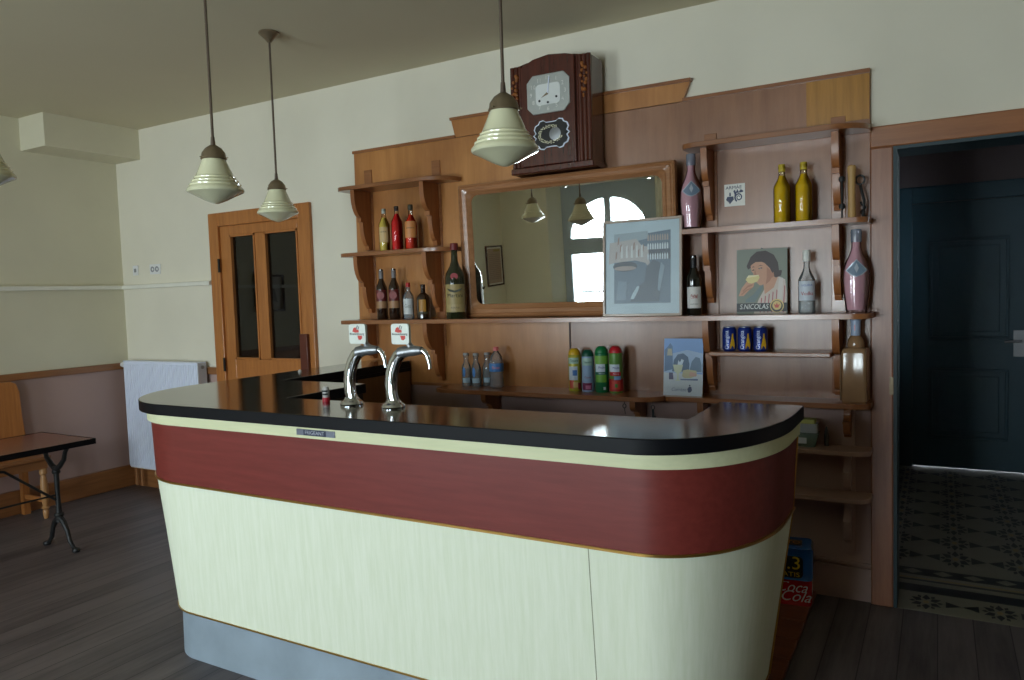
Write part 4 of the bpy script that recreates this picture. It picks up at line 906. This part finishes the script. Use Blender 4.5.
# small village poster
t = thing('poster_card', 'small blue village poster card with glass and cheese leaning on low right shelf', 'poster', (-1.113, 3.640, SH['LR']), .0, rotx=-.12)
KW, KH = .200, .288
MB().box(-KW/2, KW/2, -.001, .003, 0, KH).build('card', PAPER, t)
L = [((132, 170, 224), [(0, 0), (1, 0), (1, 1), (0, 1)]), ((168, 194, 226), [(0, .40), (1, .40), (1, .74), (.6, .80), (0, .70)]), ((204, 214, 224), [(0, 0), (1, 0), (1, .38), (0, .40)]),
 ((104, 132, 170), [(.02, .42), (.02, .80), (.10, .86), (.16, .92), (.22, .86), (.24, .46)]), ((186, 184, 168), [(.08, .70), (.22, .70), (.20, .82), (.10, .82)]),
 ((92, 116, 146), [(.22, .42), (.26, .62), (.36, .72), (.50, .74), (.62, .68), (.66, .56), (.66, .42)]), ((110, 136, 166), [(.66, .42), (.72, .60), (.82, .68), (.92, .66), (.97, .54), (.97, .42)]),
 ((90, 90, 124), [(.14, .28), (.14, .40), (.24, .40), (.26, .28)]),
 ((196, 190, 152), [(.48, .34), (.50, .44), (.62, .46), (.84, .44), (.86, .36), (.70, .31), (.54, .31)]), ((206, 168, 152), [(.66, .34), (.68, .42), (.84, .40), (.84, .34)]), ((100, 120, 160), [(.44, .29), (.88, .30), (.88, .27), (.44, .27)]),
 ((206, 214, 190), [(.24, .54), (.50, .54), (.46, .42), (.39, .38), (.39, .28), (.44, .26), (.30, .26), (.35, .28), (.35, .38), (.28, .42)]),
 ((210, 226, 240), [(.36, .54), (.38, .62), (.42, .58), (.46, .64), (.52, .62), (.48, .54)]),
 ((60, 72, 110), [(.62, .12), (.66, .16), (.72, .16), (.74, .10), (.70, .06), (.64, .06)]), ((60, 72, 110), ell(.68, .18, .022, .015, 8))]
artwork('printed_picture', L, t, KW, KH, -.001, .0001, org=(-KW/2, 0))
text_mesh('card_lettering', 'Corrèze', .024, flat('card_grey_letters', (120, 136, 170), .4), t, (-.020, -.0030, .030), shear=.2, width=.075)

# sticker card on the panel
t = thing('sticker_card', 'small white card with navy hand and spiral print stuck on the panel', 'sticker', (-.871, PY-.0005, 1.897))
MB().box(-.050, .050, -.0015, 0, 0, .108).build('card', PAPER, t)
n_ = (38, 48, 84)
spir = []
for k in range(26): a = k*.42; r = .06+.0068*k; spir.append((.70+r*cos(a), .38+r*sin(a)))
for k in range(25, -1, -1): a = k*.42; r = .03+.0050*k; spir.append((.70+r*cos(a), .38+r*sin(a)))
artwork('print', [(n_, [(.08, .30), (.14, .44), (.44, .44), (.46, .30), (.36, .20), (.27, .10), (.20, .20)]), (n_, [(.24, .46), (.32, .46), (.31, .62), (.25, .62)]),
 (n_, [(.44, .68), (.52, .74), (.56, .62), (.64, .76), (.70, .62), (.80, .74), (.92, .66), (.90, .60), (.60, .58), (.50, .40), (.46, .22), (.50, .52)]), (n_, spir)], t, .100, .108, -.0015, .0001, org=(-.05, 0))
text_mesh('card_lettering', 'ARMÀE', .022, NAVY, t, (-.004, -.0024, .090), width=.078)

# bunch of keys hanging below the centre shelf
for (x, lb) in ((-1.252, 'small dark key hanging between the two low shelves'), (-1.405, 'thin wire hook hanging beside the right bracket of low centre shelf')):
    t = thing('hanging_key', lb, 'key', (x, 3.59, .938-.002)); 
    b = MB(); b.tube([(0, 0, 0), (0, 0, -.020)], .0015, 6); b.tube([(.009*cos(a), 0, -.032+.011*sin(a)) for a in [2*pi*k/12 for k in range(12)]], .0022, 6, closed=True); b.build('ring', IRON, t)
    if x > -1.3: MB().box(-.006, .006, -.002, .002, -.095, -.043).box(.006, .014, -.002, .002, -.090, -.075).build('blade', IRON, t)
    else: b = MB(); b.tube([(0, 0, -.043), (.004, 0, -.075)], .0018, 6); b.build('hook', IRON, t)

# tubs on the narrow shelf
t = thing('plastic_tub', 'clear greenish plastic tub on the narrow mauve shelf beside the bar', 'tub', (-.540, 3.690, SH['L2']))
rings = [[(p[0], p[1], z) for p in rrect(-h, h, -h*.75, h*.75, .015, 4)] for (h, z) in ((.045, 0), (.058, .060), (.061, .062), (.061, .066), (.050, .067))]
MB().loft(rings, cap=True).build('tub_body', glassmat('greenish_plastic', (.75, .85, .82), 1.5, .1, (150, 176, 166), .55), t)
MB().box(-.030, .010, -.0465, -.0445, .018, .045).build('label', lab('tub_label', (206, 214, 226)), t)
t = thing('sponge_pack', 'pack with yellow-green top lying on the clear plastic tub', 'pack', (-.535, 3.690, SH['L2']+.0672))
MB().prism(rrect(-.062, .050, -.035, .035, .012), .0, .042, 'xy').build('pack_body', flat('clear_wrap_grey', (176, 180, 186), .25, coat=.6), t, bevel=.004)
MB().prism(rrect(-.056, .040, -.030, .030, .012), .042, .062, 'xy').build('yellow_pads', flat('yellow_green_sponge', (190, 190, 110), .8), t, bevel=.004)
tag(MB().lathe([(0, 0), (.010, 0), (.011, .05), (.004, .09), (0, .092)], 12).build('brush_handle', flat('dark_plastic', (60, 54, 50), .5), loc=(-.452, 3.715, SH['L2'])), 'short dark upright handle behind the plastic tub', 'handle')

# drink packs on the floor platform
t = thing('cola_pack', 'red shrink-wrapped pack of cola cans on the platform, under the blue pack', 'drink pack', (-.642, 3.62, .022), .12)
CR = flat('pack_red', (190, 18, 30), .25, coat=.6)
def pack(b, m, hx, hy, h):
    rings = []
    for z, k in ((0, -.004), (.010, 0), (h-.012, 0), (h, -.008)): rings.append([(p[0], p[1], z) for p in rrect(-hx-k*-1, hx+k, -hy-k*-1, hy+k, .022, 4)])
    b.loft(rings, cap=True)
    return b
b = MB(); pack(b, CR, .135, .085, .118); b.build('wrap', CR, t)
WHI = flat('script_white', (232, 230, 236), .4)
text_mesh('script_lettering', 'Coca', .072, WHI, t, (.045, -.0855, .083), shear=.45, width=.13); text_mesh('script_lettering', 'Cola', .072, WHI, t, (.060, -.0855, .040), shear=.45, width=.13)
text_mesh('script_lettering', 'Cola', .06, WHI, t, (.1355, .0, .055), rot=(pi/2, 0, pi/2), shear=.3, width=.10)
t = thing('offer_pack', 'blue shrink-wrapped drink pack printed +3 GRATIS on top of red cola pack', 'drink pack', (-.640, 3.62, .1405), .12)
b = MB(); pack(b, None, .138, .086, .150); b.build('wrap', flat('pack_blue', (28, 98, 176), .25, coat=.6), t)
YEL = flat('offer_yellow', (232, 196, 30), .4)
MB().prism(rrect(-.09, .095, .010, .112, .02), -.0885, -.0865, 'xz').build('offer_panel', BLK, t)
text_mesh('offer_lettering', '+.3', .085, YEL, t, (.030, -.0895, .077), width=.105); text_mesh('offer_lettering', 'GRATIS', .030, YEL, t, (.018, -.0895, .026), width=.125)
MB().prism(rrect(-.07, .09, -.045, .035, .01), .1502, .1512, 'xy').build('top_panel', flat('offer_dark', (40, 44, 50), .4), t)
text_mesh('offer_lettering', 'LOTTO', .055, flat('offer_orange', (214, 150, 40), .4), t, (.010, -.005, .1518), rot=(0, 0, 0), width=.14)
MB().prism(ell(.0, .08, .022, .028, 16), .1382, .1392, 'yz').build('side_mark', BLK, t)

# ================================================================== LAMPS
def pendant(x, y, lb, zt=1.915):
    t = thing('pendant_lamp', lb, 'lamp', (x, y, ZC), 0, 'ivory glass pendant lamps')
    zb = zt-ZC
    MB().lathe([(0, 0), (.052, 0), (.054, -.008), (.040, -.020), (.020, -.040), (.010, -.052), (0, -.052)], 28).build('ceiling_rose', BRONZE, t)
    b = MB(); b.tube([(0, 0, -.045), (0, 0, zb+.255)], .0055, 10); b.tube([(0, 0, zb+.262), (0, 0, zb+.225)], [.007, .010], 12); b.build('rod', ROD, t)
    MB().lathe([(0, .232+zb), (.012, .230+zb), (.030, .218+zb), (.043, .200+zb), (.046, .185+zb), (.049, .178+zb), (.046, .174+zb), (0, .176+zb)], 32).build('gallery', BRONZE, t)
    pr = [(.043, .178), (.045, .170), (.066, .112), (.070, .106), (.074, .103), (.073, .098), (.078, .092), (.0825, .089), (.0815, .084), (.086, .078), (.091, .075), (.090, .069), (.096, .062), (.100, .056), (.101, .050), (.098, .045), (.075, .034), (.040, .014), (.012, .002), (0, 0)]
    MB().lathe([(r*(1.05 if z < .17 else 1), .178-(.178-z)*.97+zb) for r, z in pr], 48).build('glass_shade', OPAL, t)
    for k in range(3):
        a = k*2*pi/3+.4; b = MB(); b.tube([(.046*cos(a), .046*sin(a), zb+.180), (.058*cos(a), .058*sin(a), zb+.180)], .0025, 6); b.build('screw', BRONZE, t)
    return t
pendant(-3.045, 2.850, 'ivory pendant lamp with bronze ceiling rose in view, farthest back by glazed door', 1.915)
pendant(-2.432, 1.965, 'ivory ribbed pendant lamp over left end of bar, in front of the farthest lamp', 1.880)
pendant(-1.168, 2.028, 'ivory ribbed pendant lamp hanging in front of the wall clock', 1.890)
pendant(-3.115, 1.476, 'ivory pendant lamp at left edge of the photo, only its rim showing', 1.950)

# ================================================================== LEFT SIDE
# radiator
t = thing('radiator', 'white panel radiator on back wall beside the glazed door', 'radiator', (0, YB-.0015, 0))
b = MB(); x = -5.785
b.box(-5.785, -4.865, -.104, -.098, .185, 1.050)
while x < -4.88: b.box(x, x+.016, -.108, -.104, .20, 1.035); x += .0285
b.build('front_panel', WHITE, t)
MB().box(-5.785, -4.865, -.098, -.045, .175, 1.045).build('convector', WHITEP, t)
MB().box(-5.790, -4.860, -.110, -.035, 1.046, 1.058).build('top_grille', WHITE, t, bevel=.002)
MB().box(-4.865, -4.855, -.110, -.035, .175, 1.050).build('side_panel', flat('radiator_side_grey', (196, 198, 204), .4), t)
MB().box(-5.60, -5.56, -.045, 0, .85, .95).box(-5.05, -5.01, -.045, 0, .85, .95).build('mounting_bracket', WHITEP, t)
b = MB(); b.tube([(-5.785, -.07, 1.020), (-5.815, -.07, 1.020)], .008, 10); b.tube([(-5.812, -.07, 1.020), (-5.850, -.07, 1.020), (-5.868, -.07, 1.020)], [.020, .022, .016], 16); b.build('valve_head', WHITEP, t)
o = MB().lathe([(0, 0), (.014, 0), (.014, .006), (.006, .008), (0, .008)], 16).build('bleed_plug', STEEL, t); o.matrix_local = Matrix.Translation((-4.855, -.072, 1.02)) @ Matrix.Rotation(pi/2, 4, 'Y')
b = MB(); b.tube([(-5.75, -.075, .18), (-5.75, -.075, .02)], .008, 8); b.tube([(-5.68, -.075, .18), (-5.68, -.075, .02)], .008, 8); b.build('pipe', flat('copper_pipe_painted', (170, 120, 80), .4), t)

# socket and switch plates
t = thing('light_switch', 'single white light switch on the cream wall, left of the double one', 'switch', (-5.702, YB, 1.785))
MB().box(-.034, .034, -.008, 0, -.035, .045).build('plate', WHITEP, t, bevel=.002); MB().box(-.012, .012, -.012, -.008, -.010, .020).build('rocker', flat('rocker_grey', (150, 150, 150), .4), t)
t = thing('double_socket', 'double white wall socket on the cream wall above the radiator', 'socket', (-5.448, YB, 1.785))
MB().box(-.066, .066, -.008, 0, -.035, .045).build('plate', WHITEP, t, bevel=.002)
for sx in (-1, 1):
    o = MB().lathe([(.010, 0), (.022, 0), (.023, .003), (.020, .004), (.010, .001)], 20).build('outlet', flat('outlet_grey', (150, 150, 155), .4), t); o.matrix_local = Matrix.Translation((sx*.028, -.008, .005)) @ Matrix.Rotation(pi/2, 4, 'X')  # outlets in a plain grey

# table
t = thing('cafe_table', 'narrow cafe table with red-brown top and black cast-iron legs', 'table', (-4.770, 1.95, 0))
MB().box(-.295, .295, -.68, .68, .672, .700).build('tabletop', flat('red_brown_table_laminate', (128, 62, 48), .25, coat=.3, var=.08), t)
b = MB(); e = .003
b.box(-.298, .298, -.683, -.68, .668, .702).box(-.298, .298, .68, .683, .668, .702).box(-.298, -.295, -.68, .68, .668, .702).box(.295, .298, -.68, .68, .668, .702); b.build('edge_band', BLACKE, t)
for sy in (-1, 1):
    y = sy*.595; b = MB()
    b.tube([(-.24, y, .668), (.24, y, .668)], .010, 8)
    for sx in (-1, 1):
        b.tube([(sx*.20, y, .664), (sx*.150, y, .655), (sx*.115, y, .62), (sx*.095, y, .57), (sx*.045, y, .525), (0, y, .50)], [.010, .012, .013, .014, .016, .018], 10)
        b.tube([(0, y, .20), (sx*.05, y, .165), (sx*.080, y, .12), (sx*.100, y, .06), (sx*.135, y, .022), (sx*.160, y, .014)], [.020, .017, .014, .013, .012, .014], 10)
        b.lathe([(0, 0), (.020, 0), (.024, .010), (.020, .022), (0, .028)], 12, c=(sx*.160, y, 0))
    b.tube([(0, y, .52), (0, y, .46), (0, y, .34), (0, y, .22), (0, y, .17)], [.020, .016, .014, .018, .022], 12)
    b.lathe([(0, .20), (.026, .205), (.030, .215), (.026, .225), (0, .23)], 12, c=(0, y, 0)); b.lathe([(0, .47), (.022, .475), (.025, .485), (.022, .495), (0, .50)], 12, c=(0, y, 0))
    b.build('leg', IRON, t)
b = MB(); b.tube([(0, -.595, .30), (0, -.30, .55), (0, 0, .60), (0, .30, .55), (0, .595, .30)], .008, 8); b.tube([(0, -.58, .34), (0, .58, .34)], .006, 8); b.build('stretcher', IRON, t)

# bench against the left wall
t = thing('wooden_bench', 'orange wooden bench with high back and turned front legs against left wall', 'bench', (XL+.03, 2.20, 0))
yE = .715
MB().box(.0, .345, -yE, yE, .425, .455).build('seat', OAKY, t, bevel=.006)
MB().box(.03, .325, -yE+.03, yE-.02, .365, .425).build('apron', OAKY, t)
pts = [(-yE, .455), (yE+.0, .455), (yE-.01, .60), (yE-.022, .72), (yE-.03, .90), (yE-.05, .965), (yE-.09, .985), (-yE+.09, .985), (-yE+.05, .965), (-yE+.03, .90)]
MB().prism(pts, .02, .045, 'yz').build('backrest', OAK, t, bevel=.005)
for sy in (-1, 1):
    y = sy*(yE-.04)
    MB().lathe([(0, 0), (.014, 0), (.019, .03), (.021, .055), (.016, .065), (.028, .078), (.016, .090), (.021, .12), (.026, .20), (.024, .27), (.017, .315), (.026, .325), (.026, .365), (0, .366)], 20).build('leg', flat('worn_turned_wood', (176, 128, 80), .4, var=.15), t, loc=(.300, y, 0))
    MB().box(.012, .055, y-.022, y+.022, 0, .425).build('leg', OAK, t)
MB().box(.045, .30, yE-.055, yE-.035, .12, .15).box(.045, .30, -yE+.035, -yE+.055, .12, .15).build('stretcher', OAK, t)

# pictures on the left wall (seen reflected)
def wall_picture(y0, y1, z0, z1, label, layers, mount):
    t = thing('framed_picture', label, 'framed picture', (XL, (y0+y1)/2, z0), pi/2)
    w, h = (y1-y0), (z1-z0); f = .022; b = MB()
    b.box(-w/2, w/2, -.022, 0, 0, f).box(-w/2, w/2, -.022, 0, h-f, h).box(-w/2, -w/2+f, -.022, 0, f, h-f).box(w/2-f, w/2, -.022, 0, f, h-f); b.build('frame', MAHOG, t)
    MB().box(-w/2+f, w/2-f, -.008, 0, f, h-f).build('mount', mount, t)
    artwork('print', layers, t, w-2*f, h-2*f, -.009, .0002, org=(-w/2+f, f))
L = [((176, 150, 130), [(.06, .04), (.94, .04), (.94, .96), (.06, .96)]), ((150, 130, 60), [(.10, .88), (.55, .88), (.55, .94), (.10, .94)])]
for k in range(14): L.append(((130, 104, 92), [(.12, .80-.05*k), (.86, .80-.05*k), (.86, .81-.05*k), (.12, .81-.05*k)]))
wall_picture(-2.64, -2.16, 1.17, 1.78, 'framed notice on left wall near street window, seen in mirror', L, PAPER)
L = [((190, 180, 165), [(.08, .08), (.92, .08), (.92, .92), (.08, .92)]), ((120, 110, 95), [(.2, .2), (.5, .3), (.7, .5), (.8, .85), (.5, .7), (.3, .6)]), ((186, 60, 80), [(.4, .55), (.7, .55), (.75, .68), (.45, .70)])]
wall_picture(2.06, 2.43, 1.40, 1.775, 'framed floral print on left wall, reflected in the glazed door', L, flat('cream_mount', (200, 190, 165), .6))
